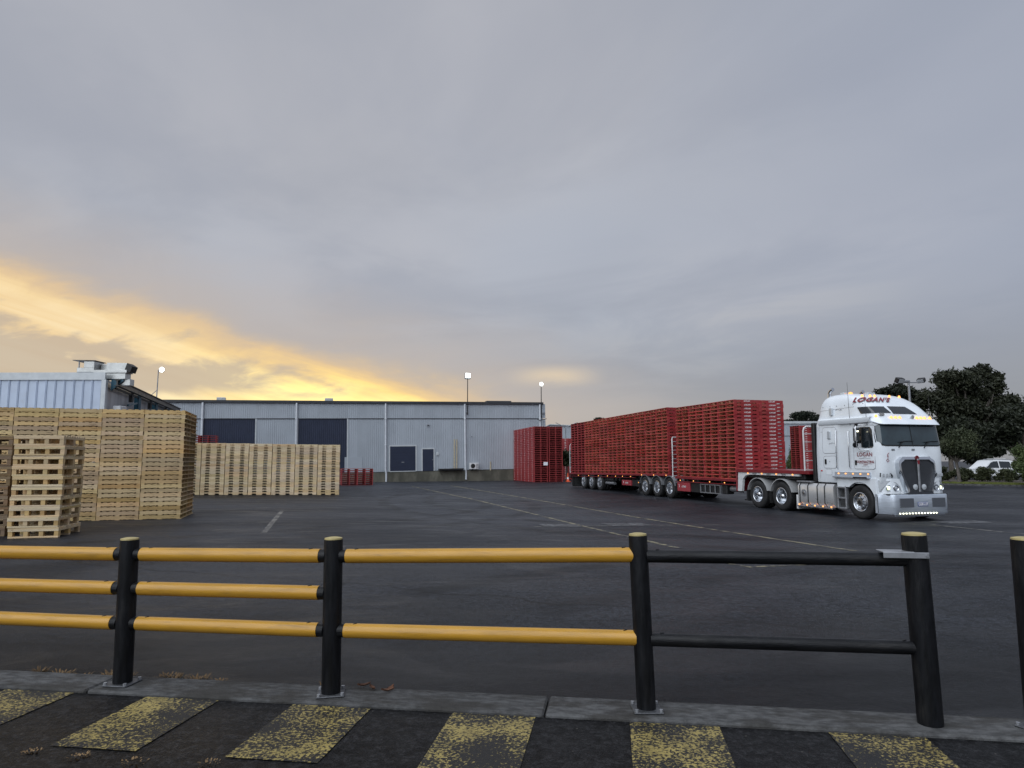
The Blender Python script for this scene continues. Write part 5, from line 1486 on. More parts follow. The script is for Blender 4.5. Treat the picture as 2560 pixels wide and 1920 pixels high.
bm_ = bmesh.new(); bm_.from_mesh(me); bmesh.ops.recalc_face_normals(bm_, faces=bm_.faces); bm_.to_mesh(me); bm_.free()
so = link('stacked_red_pallets', me)
tag(so, 'many more red pallets stacked by the warehouse and behind the lorry', 'pallets', kind='stuff')
pp = RC + rd * 0.98 - rn * 0.012
pg = MB().box((0, 0, 0), (0.36, 0.006, 0.27)).build('paper_notice', 'paper'); pg.location = (pp.x, pp.y, gz(pp.x, pp.y) + 1.5); pg.rotation_euler.z = ra
tag(pg, 'white paper notice fixed to the red pallet stack by the warehouse', 'notice')

# ------------------------------------------------------------------ warehouse
WYAW = radians(17)
WO = Vector((-10.96, 59.35, -0.14))
wh = thing('warehouse', 'long pale blue-grey corrugated warehouse with navy doors on a concrete base', 'building', WO, WYAW)
WTILT = radians(0.95)          # the yard, and the wall with it, climbs a little towards its right end
wh.rotation_euler = (0, -WTILT, WYAW)
GZ = 0.14                       # z in the notes below is yard z; local = z + GZ
def corr(w_, h, pitch, depth, name, mtl, prof='trap'):
    """corrugated sheet in local xz, front face at y = -depth .. 0"""
    xs = []; n = max(1, round(w_ / pitch)); p = w_ / n
    for i in range(n):
        x = i * p
        if prof == 'trap': xs += [(x, 0), (x + p * .30, 0), (x + p * .42, -depth), (x + p * .88, -depth)]
        else: xs += [(x, 0), (x + p * .76, 0), (x + p * .80, -depth), (x + p * .86, -depth), (x + p * .88, -depth * .35), (x + p * .90, -depth * .35), (x + p * .92, -depth), (x + p * .97, -depth)]
    xs.append((w_, 0))
    P = []
    for x, y in xs: P += [(x, y, 0), (x, y, h)]
    m = MB().grid(P, len(xs), 2)
    me = m.mesh(name, [mtl]); return me
def z_at(t):                    # eaves and girt lines climb slightly to the right with the fall of the yard
    return 0.0
EAVE, GIRT, PL = 6.70, 5.34, 0.73
W0, W1, SH = -22.9, 14.5, 0.82
up_me = corr(SH, EAVE - GIRT - .03, 0.164, 0.017, 'wall_sheet', 'clad')
lo_me = corr(SH, GIRT - PL - .03, 0.164, 0.017, 'wall_sheet', 'clad')
nv_me = corr(SH, GIRT - PL - .03, 0.164, 0.017, 'door_sheet', 'clad_navy')
ns = round((W1 - W0) / SH)
def slot(t):  # first sheet index covering t
    return round((t - W0) / SH)
navy = set(range(slot(-14.5), slot(-10.7))) | set(range(slot(-7.3), slot(-3.6)))
for i in range(ns):
    x = W0 + i * SH
    link('wall_sheet', up_me, wh, (x, 0, GIRT + .03 + GZ))
    if i in navy: continue
    link('wall_sheet', lo_me, wh, (x, 0, PL + GZ))
for a, b in ((slot(-14.5), slot(-10.7)), (slot(-7.3), slot(-3.6))):
    x0 = W0 + a * SH; x1 = W0 + b * SH
    dr = MB().b2(x0, x1, 0.02, 0.06, PL + GZ, GIRT + GZ).build('sliding_door', 'clad_navy', wh)
    for i in range(a, b): link('door_sheet', nv_me, dr, (W0 + i * SH, 0.018, PL + GZ))
    for x in (x0, x1): MB().cbox(x - .05, x + .05, -0.05, 0.03, PL + GZ, GIRT + GZ, .01).build('door_trim', 'trim_pale', dr)
MB().b2(W0, W1, 0.06, 30, 0.3, EAVE - .1 + GZ).build('wall_core', 'clad', wh)
MB().b2(W0, W1, -0.045, 0.0, GIRT - .04 + GZ, GIRT + .03 + GZ).build('girt_flashing', 'gutter', wh)
MB().b2(W0 - .1, W1 + .1, -0.16, 0.05, EAVE - .05 + GZ, EAVE + .16 + GZ).build('gutter', 'gutter', wh)
rf = MB().add([(W0 - .1, -0.02, EAVE + .12 + GZ), (W1 + .1, -0.02, EAVE + .12 + GZ), (W1 + .1, 15, EAVE + .95 + GZ), (W0 - .1, 15, EAVE + .95 + GZ), (W1 + .1, 30.1, EAVE + .12 + GZ), (W0 - .1, 30.1, EAVE + .12 + GZ)], [(0, 1, 2, 3), (3, 2, 4, 5)]).build('roof', 'roof_blue', wh)
for t in (-13.6, -4.7): MB().cbox(t - .35, t + .35, 2.5, 3.1, EAVE + .1 + GZ, EAVE + .62 + GZ, .03).build('roof_vent', 'sheet_metal', rf)
MB().cbox(W1 - 5.2, W1 - 2.8, 0.6, 1.2, EAVE + .15 + GZ, EAVE + .33 + GZ, .02).build('roof_vent', 'gutter', rf)
pb = MB().b2(W0, W1 - .02, -0.02, 0.06, -.8, PL - .03 + GZ).build('concrete_base', 'plinth', wh)
MB().b2(W0, W1, -0.035, 0.06, PL - .03 + GZ, PL + .005 + GZ).build('base_flashing', 'black_metal', wh)
for t in (-21.9, -14.67, -7.41, 0.0, 7.07, 14.25):
    dp = MB().tube([(t, -0.11, EAVE - .05 + GZ), (t, -0.11, GIRT + .05 + GZ), (t, -0.11, PL + .15 + GZ), (t + .03, -0.10, PL + GZ), (t + .06, -0.09, PL - .12 + GZ), (t + .06, -0.09, 0.03)], 0.085, 10).build('downpipe', 'pipe_white', wh, smooth=50)
    for z in (GIRT - .06, 3.0): MB().cyl((t, -0.11, z + GZ), (t, -0.11, z + .09 + GZ), 0.11, n=12).build('pipe_bracket', 'pipe_white', dp)
rdn = thing_p = MB().cbox(0.39, 2.61, -0.06, -0.03, PL + GZ, 2.91 + GZ, .005).build('roller_door', 'clad_navy', wh)
for k in range(22): MB().b2(0.41, 2.59, -0.068, -0.055, PL + .05 + k * .093 + GZ, PL + .05 + k * .093 + .075 + GZ).build('slat', 'clad_navy', rdn)
MB().b2(0.39, 2.61, -0.075, -0.03, PL - .02 + GZ, PL + .045 + GZ).build('bottom_rail', 'trim_pale', rdn)
MB().cbox(1.38, 1.62, -0.085, -0.068, 1.50 + GZ, 1.56 + GZ, .006).build('door_handle', 'galv', rdn)
fr = MB().b2(0.29, 0.39, -.07, -.02, PL + GZ, 3.0 + GZ).b2(2.61, 2.71, -.07, -.02, PL + GZ, 3.0 + GZ).b2(.29, 2.71, -.072, -.02, 2.91 + GZ, 3.02 + GZ).build('door_frame', 'trim_pale', wh)
pd = MB().cbox(3.23, 4.21, -0.06, -0.03, PL + GZ, 2.64 + GZ, .005).build('personnel_door', 'clad_navy', wh)
pd['label'] = 'slate blue personnel door'
MB().b2(3.14, 3.23, -.07, -.02, PL + GZ, 2.72 + GZ).b2(4.21, 4.30, -.07, -.02, PL + GZ, 2.72 + GZ).b2(3.14, 4.30, -.072, -.02, 2.64 + GZ, 2.73 + GZ).build('door_frame', 'trim_pale', pd)
MB().cyl((4.12, -.06, 1.7 + GZ), (4.12, -.11, 1.7 + GZ), .035, n=10).build('door_knob', 'galv', pd)
MB().cbox(4.45, 4.66, -0.09, -0.03, 2.07 + GZ, 2.35 + GZ, .01).build('wall_sign', 'trim_pale', wh)
wl = MB().cbox(3.62, 3.82, -0.22, -0.03, 4.72 + GZ, 4.84 + GZ, .03).build('wall_lamp', 'galv', wh)
MB().cbox(4.62, 6.82, -0.55, 0.0, 0.77 + GZ, 0.90 + GZ, .01).build('dock_ledge', 'black_metal', wh)
MB().prism([(5.2, 0.2), (5.28, 0.2), (4.75, 0.8), (4.67, 0.8)], 'y', -0.06, -0.03).build('dock_brace', 'plinth', wh)
MB().cyl((7.68, -.02, 3.74 + GZ), (7.68, -.16, 3.74 + GZ), .035, n=8).build('wall_tap', 'galv', wh)
MB().cbox(-3.45, -1.95, -0.045, -0.028, PL + .02 + GZ, 2.05 + GZ, .004).build('repair_sheet', 'clad', wh)
MB().tube([(14.2, -.2, 5.15 + GZ), (13.75, -.6, 5.28 + GZ)], .03, 6).tube([(14.2, -.2, 5.15 + GZ), (14.75, -.5, 5.3 + GZ)], .03, 6).build('cable_bracket', 'black_metal', wh)
MB().cbox(14.5, 14.72, -.2, -.1, 5.8 + GZ, 5.92 + GZ, .02).build('security_camera', 'galv', wh)
MB().b2(W1 - .03, W1 + .03, -.06, .03, PL + GZ, EAVE + GZ).build('corner_flashing', 'trim_pale', wh)
def WP(t, y, z):
    return WO + Vector((cos(WYAW) * t - sin(WYAW) * y, sin(WYAW) * t + cos(WYAW) * y, z + GZ))   # z is the height in the yard
for t, z0, z1, lab in ((7.2, 5.80, 9.32, 'square floodlight lit on a thin pole above the middle of the warehouse roof'), (14.27, 5.60, 8.80, 'round floodlight lit on a thin pole at the warehouse corner')):
    fl = thing('floodlight_pole', lab, 'floodlight', WP(t, -0.16, z0), WYAW)
    H_ = z1 - z0
    MB().cyl((0, 0, 0), (0, 0, H_ - .2), 0.045, 0.035, n=10).build('pole', 'black_metal', fl, smooth=50)
    MB().cbox(-.1, .1, .0, .12, 0.15, 0.25, .01).build('bracket', 'galv', fl)
    if t < 10:
        hd = MB().cbox(-.26, .26, -.06, .14, H_ - .28, H_ + .26, .03).build('lamp_head', 'galv', fl)
        MB().cbox(-.20, .20, -.085, -.055, H_ - .16, H_ + .24, .02).build('lamp_face', 'flood_lit', hd)
    else:
        hd = MB().lathe([(0.001, .12), (.15, .10), (.2, -.02), (.2, -.06), (.001, -.06)], (0, 0, H_), 'y', 18).build('lamp_head', 'galv', fl, smooth=50)
        MB().lathe([(0.001, -.085), (.15, -.075), (.17, -.062)], (0, 0, H_), 'y', 18).build('lamp_face', 'flood_lit', hd, smooth=50)
# air conditioner standing on its bracket against the wall
acp = WP(7.78, -0.30, 0.93)
ac = thing('air_conditioner', 'white outdoor air conditioning unit on the warehouse wall by a downpipe', 'air conditioner', acp, WYAW)
MB().cbox(-.40, .40, -.16, .16, 0, .56, .02).build('casing', 'white_dull', ac)
MB().lathe([(.20, -.175), (.20, -.165), (.001, -.168)], (-.12, 0, .28), 'y', 22).build('fan_grille', 'black_metal', ac)
for k in range(7): MB().b2(.16, .36, -.168, -.16, .08 + k * .06, .11 + k * .06).build('louvre', 'steel_grey', ac)
MB().b2(-.36, -.30, -.1, .28, -.05, .0).b2(.30, .36, -.1, .28, -.05, .0).build('bracket', 'galv', ac)
for t, z0, z1, lab in ((6.03, 0.99, 3.60, 'tall'), (6.25, 0.99, 3.58, 'slightly shorter'), (9.37, 0.80, 1.60, 'short')):
    pk = MB().box((0, 0, 0), (.11, .03, z1 - z0)).build('timber_plank', 'timber_old'); pk.location = WP(t, -.10, (z0 + z1) / 2); pk.rotation_euler = (radians(-1), 0, WYAW)
    tag(pk, lab + ' weathered timber plank leaning upright against the warehouse wall', 'plank')

# ------------------------------------------------------------------ the shed on the left
SY = 30.0
shed = thing('metal_shed', 'pale blue ribbed metal shed with rooftop vents behind the pine pallets', 'building', (-18.05, SY, gz(-18, SY)), 0)
zo = -gz(-18, SY)
ribs = corr(0.82, 5.25, 0.41, 0.035, 'wall_sheet', 'clad_blue', 'rib')
for i in range(12): link('wall_sheet', ribs, shed, (-0.12 - 0.82 * (i + 1), 0, zo))
MB().b2(-10.1, 0.0, -.06, .02, 5.24 + zo, 5.57 + zo).build('parapet_trim', 'trim_pale', shed)
MB().cbox(-.16, .05, -.06, .10, 0, 5.24 + zo, .01).build('corner_trim', 'trim_pale', shed)
SD = Vector((-0.304, 0.953, 0)); SN = Vector((0.953, 0.304, 0)); SYAW = math.atan2(SD.y, SD.x)
sw = corr(0.9, 4.95, 0.18, 0.025, 'side_sheet', 'clad_grey')
for i in range(19):
    p = SD * (0.10 + 0.9 * i); o = link('side_sheet', sw, shed, (p.x, p.y, zo)); o.rotation_euler.z = SYAW
core = [(-10, .06), (-.05, .06)] + [((SD * L_).x - .06, (SD * L_).y) for L_ in (0.2, 17)] + [(-15, 17 * .953)]
MB().prism(core, 'z', 0, 5.2 + zo).build('shed_core', 'clad_grey', shed)
MB().prism([(p[0], p[1]) for p in core], 'z', 5.2 + zo, 5.3 + zo).build('shed_roof', 'roof_blue', shed)
def SP(l, o, z):               # along the side wall, outwards, yard height
    p = SD * l + SN * o; return Vector((p.x, p.y, z + zo))
def bar2(name, a, b, w_, h, mtl, parent):
    a, b = Vector(a), Vector(b); d = (b - a)
    m = MB(); L_ = d.length
    m.box((L_ / 2, 0, 0), (L_, w_, h))
    o = m.build(name, mtl, parent); o.location = a
    o.rotation_euler = d.to_track_quat('X', 'Z').to_euler()
    return o
# eaves beam (steel channel) running along the side of the shed
for dz_, w_, h in ((0.0, .05, .26), (.13, .2, .03), (-.13, .2, .03)):
    bar2('eaves_beam' if dz_ == 0 else 'beam_flange', SP(-0.0, 0.45, 5.13) + Vector((0, 0, dz_)), SP(17.6, 0.45, 5.13) + Vector((0, 0, dz_)), w_, h, 'beam', shed)
bar2('beam_edge', SP(0.4, 0.30, 4.92), SP(17.3, 0.30, 4.92), .06, .10, 'black_metal', shed)
MB().prism([(0.08, 5.30), (0.62, 5.30), (0.62, 5.22), (0.08, 4.78)], 'y', -0.02, 0.05).build('teal_gusset', 'teal', shed).location = (0, 0.3, zo)
for l in (5.2, 9.8, 14.6):
    bar2('teal_column', SP(l, .28, 0.1), SP(l, .28, 5.0), .22, .24, 'teal', shed)
    bar2('hanger_bracket', SP(l - 1.6, .30, 5.0), SP(l - 1.6, .30, 4.55), .14, .16, 'black_metal', shed)
    bar2('strut', SP(l - 2.2, .30, 4.35), SP(l - .2, .30, 4.62), .08, .08, 'teal', shed)
MB().cbox(.15, .5, .4, .9, 3.85 + zo, 4.12 + zo, .02).build('meter_box', 'white_dull', shed)
# roof vents
def vent(x, y, hood_first):
    pass
v1 = MB().cbox(-1.46, -.74, .3, 1.05, 5.25 + zo, 5.62 + zo, .02).build('vent_base', 'sheet_metal', shed)
MB().cbox(-1.50, -.72, .26, 1.09, 5.62 + zo, 5.83 + zo, .015).build('vent_collar', 'sheet_metal', v1)
MB().cbox(-1.22, -.74, .3, 1.05, 5.83 + zo, 6.13 + zo, .015).build('vent_box', 'sheet_metal', v1)
for y in (.32, .98): MB().b2(-1.47, -1.43, y, y + .04, 5.83 + zo, 6.14 + zo).build('vent_leg', 'galv', v1)
MB().box((-1.20, .67, 6.16 + zo), (1.0, .85, .03), ry=radians(1)).build('vent_hood', 'beam', v1)
MB().cbox(-.70, -.28, .7, 1.1, 5.75 + zo, 6.05 + zo, .02).build('vent_duct', 'sheet_metal', v1)
v2 = MB().cbox(-.70, .72, .25, .70, 5.30 + zo, 5.58 + zo, .02).build('vent_base', 'sheet_metal', shed)
MB().cbox(-.74, .78, .22, .74, 5.58 + zo, 5.72 + zo, .015).build('vent_collar', 'sheet_metal', v2)
MB().prism([(-.14, 5.72 + zo), (.66, 5.72 + zo), (.76, 6.03 + zo), (-.14, 6.05 + zo)], 'y', .25, .70).build('vent_box', 'sheet_metal', v2)
MB().prism([(.67, 5.72 + zo), (.90, 5.60 + zo), (1.0, 5.88 + zo), (.77, 6.03 + zo)], 'y', .24, .72).build('vent_mouth', 'black_metal', v2)
MB().cbox(.46, .90, .35, .68, 5.02 + zo, 5.32 + zo, .02).build('vent_drop', 'sheet_metal', v2)
# lamp on the shed beam
lp_ = Vector((-22.05, 42.0, 5.60))
lm = thing('lamp_post', 'small round lamp lit on a bracketed pole over the shed beam', 'lamp', lp_, 0)
MB().cyl((0, 0, -.4), (.02, 0, 1.72), .035, .03, n=8).build('pole', 'galv', lm)
MB().tube([(.02, 0, 1.70), (.1, -.02, 1.72), (.2, -.04, 1.66)], .025, 6).build('arm', 'galv', lm)
MB().tube([(0, 0, .45), (-.5, 0, .0), (-.55, 0, -.1)], .02, 6).build('brace', 'galv', lm)
hd = MB().lathe([(.001, .10), (.14, .07), (.18, 0), (.17, -.03), (.001, -.03)], (.27, -.05, 1.72), 'y', 16).build('lamp_head', 'galv', lm, smooth=50)
MB().lathe([(.001, -.055), (.12, -.048), (.15, -.032)], (.27, -.05, 1.72), 'y', 16).build('lamp_face', 'flood_lit', hd, smooth=50)

# ------------------------------------------------------------------ plants
def leafcloud(clumps, n, size, seed, flat=0.0, aspect=0.5):
    """clumps: (centre, radii); n leaves in all, denser towards each clump's skin"""
    r_ = np.random.default_rng(seed)
    vol = np.array([c[1][0] * c[1][1] * c[1][2] for c in clumps]) ** 0.75; vol /= vol.sum()
    idx = r_.choice(len(clumps), n, p=vol)
    C_ = np.array([c[0] for c in clumps])[idx]; R = np.array([c[1] for c in clumps])[idx]
    d = r_.normal(size=(n, 3)); d /= np.linalg.norm(d, axis=1, keepdims=True)
    rad = r_.random(n) ** 0.45
    rad *= 1 + 0.18 * r_.normal(size=n) * (rad > .75)
    p = C_ + d * R * rad[:, None]
    a = r_.normal(size=(n, 3)); a[:, 2] *= (1 - flat); a /= np.linalg.norm(a, axis=1, keepdims=True)
    b = np.cross(a, r_.normal(size=(n, 3))); b /= np.linalg.norm(b, axis=1, keepdims=True)
    s_ = size * r_.uniform(.55, 1.35, (n, 1))
    A = a * s_; B = b * s_ * aspect
    V = np.stack([p - A, p + B * .9 - A * .1, p + A, p - B * .9 + A * .1], 1).reshape(-1, 3)
    F = np.arange(n * 4).reshape(-1, 4)
    return V, F
def leafobj(name, V, F, mtl, parent):
    me = bpy.data.meshes.new(name); me.from_pydata(V.tolist(), [], F.tolist()); me.materials.append(MATS[mtl])
    return link(name, me, parent)
def tree(name, label, loc, h, clumps, n, size, mtl, seed, trunk_r, fork, bark='bark', group=None, stems=None):
    t = thing(name, label, 'tree', loc, 0, group)
    rr = random.Random(seed)
    m = MB()
    top = Vector(fork)
    m.tube([(0, 0, -.1), (top.x * .35 + .03, top.y * .35, top.z * .4), top], [trunk_r * 1.25, trunk_r, trunk_r * .8], 9)
    tr = m.build('trunk', bark, t, smooth=60)
    for c, R in clumps:
        c = Vector(c); mid = top.lerp(c, .5) + Vector((rr.uniform(-.1, .1), rr.uniform(-.1, .1), -.08)) * (c - top).length
        MB().tube([top, mid, c + Vector((0, 0, R[2] * .3))], [trunk_r * .55, trunk_r * .34, trunk_r * .12], 6).build('limb', bark, t, smooth=60)
    V, F = leafcloud(clumps, n, size, seed)
    leafobj('crown', V, F, mtl, t)
    return t
def blob(cx_, cy_, cz_, rx, ry, rz, n, seed, k=.42):
    """n smaller clumps spread over one big lobe"""
    rr = random.Random(seed); out = []
    for i in range(n):
        while True:
            d = Vector((rr.uniform(-1, 1), rr.uniform(-1, 1), rr.uniform(-.8, 1)))
            if .25 < d.length < 1: break
        s_ = k * rr.uniform(.65, 1.25)
        out.append(((cx_ + d.x * rx * .85, cy_ + d.y * ry * .85, cz_ + d.z * rz * .85), (rx * s_, ry * s_, rz * s_ * .8)))
    return out
# big gums on the right
tree('gum_tree', 'tallest dark gum tree with open lobed crown behind the white car', (47.2, 70, gz(47, 70)), 11.6,
     blob(-0.6, 0, 9.4, 2.8, 2.6, 2.1, 22, 1) + blob(2.3, .5, 9.7, 1.7, 2.0, 1.9, 14, 2) + blob(-3.7, 0, 7.8, 2.1, 2, 1.8, 14, 3) + blob(3.0, 0, 7.3, 2.1, 2, 2.0, 14, 4) + blob(0, 0, 6.4, 3.4, 2.4, 2.2, 20, 5),
     60000, 0.19, 'gum_leaf', 11, .32, (0, 0, 4.6), 'bark_pale', 'gum trees beyond the verge')
tree('gum_tree', 'dark rounded gum tree showing over the cab roof', (42.6, 75, gz(42, 75)), 10.4,
     blob(0.1, 0, 8.4, 2.1, 2.2, 1.8, 14, 6) + blob(-1.2, 0, 7.2, 1.5, 2, 1.5, 8, 7) + blob(1.5, 0, 6.2, 1.6, 2, 2.2, 10, 8),
     30000, 0.2, 'dark_leaf', 12, .28, (0, 0, 4.2), 'bark', 'gum trees beyond the verge')
tree('gum_tree', 'broad low dark tree spreading right of the tallest gum', (49.5, 66, gz(49, 66)), 7.5,
     blob(0.5, 0, 5.9, 3.0, 2.2, 2.0, 20, 9) + blob(-2.5, 0, 4.2, 2.6, 2, 1.8, 12, 10) + blob(2.5, 0, 4.0, 2.6, 2, 2.0, 12, 13),
     42000, 0.2, 'dark_leaf', 14, .25, (0, 0, 2.6), 'bark', 'gum trees beyond the verge')
tree('gum_tree', 'dense dark tree filling the gap behind the round clipped tree', (41.0, 64, gz(41, 64)), 6,
     blob(0, 0, 3.6, 2.6, 2, 2.0, 14, 15) + blob(3.2, 0, 3.2, 2.4, 2, 2.0, 12, 16),
     36000, 0.2, 'dark_leaf', 17, .22, (0, 0, 2.0), 'bark', 'gum trees beyond the verge')
tree('gum_tree', 'tall dark tree half cut by the frame, behind the bright bush', (55.0, 69, gz(55, 69)), 7,
     blob(0, 0, 4.4, 3.0, 2, 2.2, 16, 18), 26000, 0.2, 'dark_leaf', 19, .25, (0, 0, 2.4), 'bark', 'gum trees beyond the verge')
# small clipped tree on the verge
tree('verge_tree', 'small round-headed tree with pale leaning trunk on the grass verge', (31.9, 49.0, gz(31.9, 49)), 3.9,
     blob(0.1, 0, 2.75, 1.35, 1.3, 1.0, 20, 20, .5), 16000, 0.085, 'olive_leaf', 21, .11, (-.1, 0, 1.55), 'bark_pale')
bt = thing('bush', 'bright green upright bush at the right end of the verge', 'bush', (33.2, 44.2, gz(33.2, 44.2)))
MB().tube([(0, 0, -.05), (.05, 0, .8), (0, 0, 1.6)], [.06, .05, .03], 7).build('stem', 'bark', bt)
V, F = leafcloud(blob(0.1, 0, 1.6, 1.0, 1.0, 1.2, 16, 22, .45), 11000, .075, 23); leafobj('foliage', V, F, 'green_leaf', bt)
# shrubs along the verge
hx = [(27.4, 50.3, .8, 1.0), (29.0, 50.6, .9, 1.1), (30.5, 50.9, .85, 1.15), (32.6, 51.2, .95, 1.1), (34.1, 51.0, .8, 1.0), (35.6, 50.8, .9, 1.05), (37.2, 50.6, .9, 0.95), (38.7, 50.3, .8, 1.1)]
hl = ['first', 'second', 'third', 'fourth', 'fifth', 'sixth', 'seventh', 'eighth']
for i, (x, y, r_, h) in enumerate(hx):
    y += 0.9
    b = thing('shrub', 'scruffy verge shrub before the white car, %s along the row from the lorry' % hl[i], 'shrub', (x, y, gz(x, y)), 0, 'shrubs in the verge row')
    MB().tube([(0, 0, -.05), (.03, .02, h * .6)], [.05, .03], 6).build('stem', 'bark', b)
    V, F = leafcloud(blob(0, 0, h * .58, r_ * .95, r_ * .7, h * .55, 12, 30 + i, .42), 4200, .075, 50 + i); leafobj('foliage', V, F, 'hedge_leaf', b)
# verge: soil, grass, kerb
vp = [(22.0, 52.6), (29.93, 47.2), (32.9, 44.2), (44, 33.5)]
def verge_pts(o0, o1, lift):
    P = []
    L = []
    for a, b in zip(vp[:-1], vp[1:]):
        for i in range(12): L.append(Vector(a).lerp(Vector(b), i / 12))
    L.append(Vector(vp[-1]))
    for i, p in enumerate(L):
        d = (L[min(i + 1, len(L) - 1)] - L[max(0, i - 1)]).normalized(); q = Vector((-d.y, d.x))
        for o in (o0, o1):
            r_ = p + q * o; P.append((r_.x, r_.y, gz(r_.x, r_.y) + lift))
    return P, len(L), L
P, n, L = verge_pts(0.0, 0.22, 0.11)
P2, _, _ = verge_pts(0.0, 0.22, -0.05)
mm = MB(); V = []
for i in range(n): V += [P2[2 * i], P[2 * i], P[2 * i + 1], P2[2 * i + 1]]
mm.grid(V, n, 4)
struct(mm.build('verge_kerb', 'concrete'), 'pale concrete kerb edging the grass verge')
P, n, L = verge_pts(0.22, 14.0, 0.09)
struct(MB().grid(P, n, 2).build('verge_soil', 'soil'), 'dark soil bed under the verge shrubs')
gr = np.random.default_rng(3); V = []; F = []
for i in range(38000):
    k = gr.uniform(0, len(L) - 1); i0 = int(k); p = L[i0].lerp(L[min(i0 + 1, len(L) - 1)], k - i0)
    d = (L[min(i0 + 1, len(L) - 1)] - L[max(0, i0 - 1)]).normalized(); q = Vector((-d.y, d.x)); p = p + q * (0.22 + 2.8 * gr.random() ** 1.2)
    a = gr.uniform(0, 6.28); h = gr.uniform(.05, .13); b_ = len(V); z = gz(p.x, p.y) + .085
    w_ = .022
    V += [(p.x - w_ * cos(a), p.y - w_ * sin(a), z), (p.x + w_ * cos(a), p.y + w_ * sin(a), z), (p.x + gr.normal() * .03, p.y + gr.normal() * .03, z + h)]
    F.append((b_, b_ + 1, b_ + 2))
me = bpy.data.meshes.new('verge_grass'); me.from_pydata(V, [], F); me.materials.append(MATS['grass_blade'])
tag(link('verge_grass', me), 'short mown grass along the verge', 'grass', kind='stuff')

# ------------------------------------------------------------------ white car behind the shrubs
car = thing('parked_car', 'white estate-style off-roader parked behind the verge shrubs', 'car', (39.7, 57.0, gz(39.7, 57)), radians(184))
sec = [  # x, half width bottom, sill z, belt z
    ]
prof_b = [(-2.25, .45), (-2.30, .75), (-2.22, .95), (-1.2, 1.02), (1.05, 1.04), (1.9, .98), (2.25, .85), (2.32, .6), (2.25, .42)]
m = MB(); P = []
for (y, k) in ((-.90, 1.0), (-.93, 1.0), (.93, 1.0), (.90, 1.0)): pass
m.prism(prof_b, 'y', -.91, .91)
m.build('car_body', 'car_white', car, smooth=30)
cab = [(-2.10, 1.0), (-1.75, 1.52), (-1.2, 1.70), (.1, 1.74), (.45, 1.66), (1.15, 1.03)]
mm = MB(); n = len(cab)
A = [(x, -.88 + .18 * ss(1.0, 1.75, z), z) for x, z in cab]; Bq = [(x, .88 - .18 * ss(1.0, 1.75, z), z) for x, z in cab]
mm.add(A + Bq, [tuple(range(n)), tuple(range(2 * n - 1, n - 1, -1))] + [(i, (i + 1) % n, n + (i + 1) % n, n + i) for i in range(n)])
cbn = mm.build('cabin', 'car_white', car, smooth=30)
for w_ in ([(-1.95, 1.08), (-1.66, 1.50), (-1.30, 1.56), (-1.26, 1.08)], [(-1.16, 1.08), (-1.18, 1.58), (-.25, 1.62), (-.25, 1.08)], [(-.15, 1.08), (-.15, 1.62), (.18, 1.61), (.45, 1.52), (.95, 1.08)]):
    for sg in (-1, 1):
        Q = [(x, sg * (.885 - .18 * ss(1.0, 1.75, z) + .006), z) for x, z in w_]
        Q2 = [(x, sg * (.885 - .18 * ss(1.0, 1.75, z) - .03), z) for x, z in w_]
        k = len(Q)
        MB().add(Q + Q2, [tuple(range(k))] + [(i, (i + 1) % k, k + (i + 1) % k, k + i) for i in range(k)]).build('side_window', 'glass_dark', cbn)
for sg in (-.55, .55): MB().cbox(-1.5, .05, sg - .02, sg + .02, 1.75, 1.80, .008).build('roof_rail', 'galv', car)
MB().cbox(-1.1, -.2, -.5, .5, 1.78, 1.83, .01).build('roof_rack', 'white_dull', car)
for x in (-1.4, 1.45):
    for sg in (-1, 1):
        wl_ = MB().lathe([(.22, -.11), (.34, -.11), (.365, -.06), (.365, .06), (.34, .11), (.22, .11)], (x, sg * .82, .365), 'y', 20).build('wheel', 'black_rubber', car, smooth=50)
        MB().lathe([(.22, -.09), (.18, -.05), (.05, -.08), (.001, -.08)], (x, sg * .84, .365), 'y', 18).build('rim', 'alloy', wl_, smooth=50)
for sg in (-1, 1):
    MB().cbox(2.2, 2.31, sg * .55, sg * .88, .72, .90, .02).build('headlight', 'lens', car)
    MB().cbox(-2.31, -2.2, sg * .62, sg * .88, .72, .98, .02).build('tail_light', 'red_lens', car)
# floodlight mast on the right
fm = thing('light_mast', 'tall grey lamp mast with two unlit floodlights behind the white cab', 'lamp post', (27.0, 46.0, gz(27, 46)), 0)
MB().cyl((0, 0, 0), (0, 0, 6.95), .11, .075, n=12).build('mast', 'galv', fm, smooth=50)
MB().cbox(-.6, .85, -.04, .04, 6.93, 7.0, .01).build('cross_arm', 'galv', fm)
for x, rz_, sc in ((-.62, .35, 1.0), (.84, -.9, .8)):
    h_ = MB().cbox(-.30 * sc, .30 * sc, -.16, .16, -.20 * sc, .16 * sc, .03).build('lamp_head', 'black_metal', fm); h_.location = (x, -.05, 7.12); h_.rotation_euler = (radians(28), 0, rz_)
    MB().cbox(-.24 * sc, .24 * sc, -.175, -.158, -.15 * sc, .12 * sc, .01).build('lamp_face', 'lens', h_)
MB().cbox(-.35, .05, -.12, .12, 6.99, 7.12, .02).build('control_gear', 'steel_grey', fm)
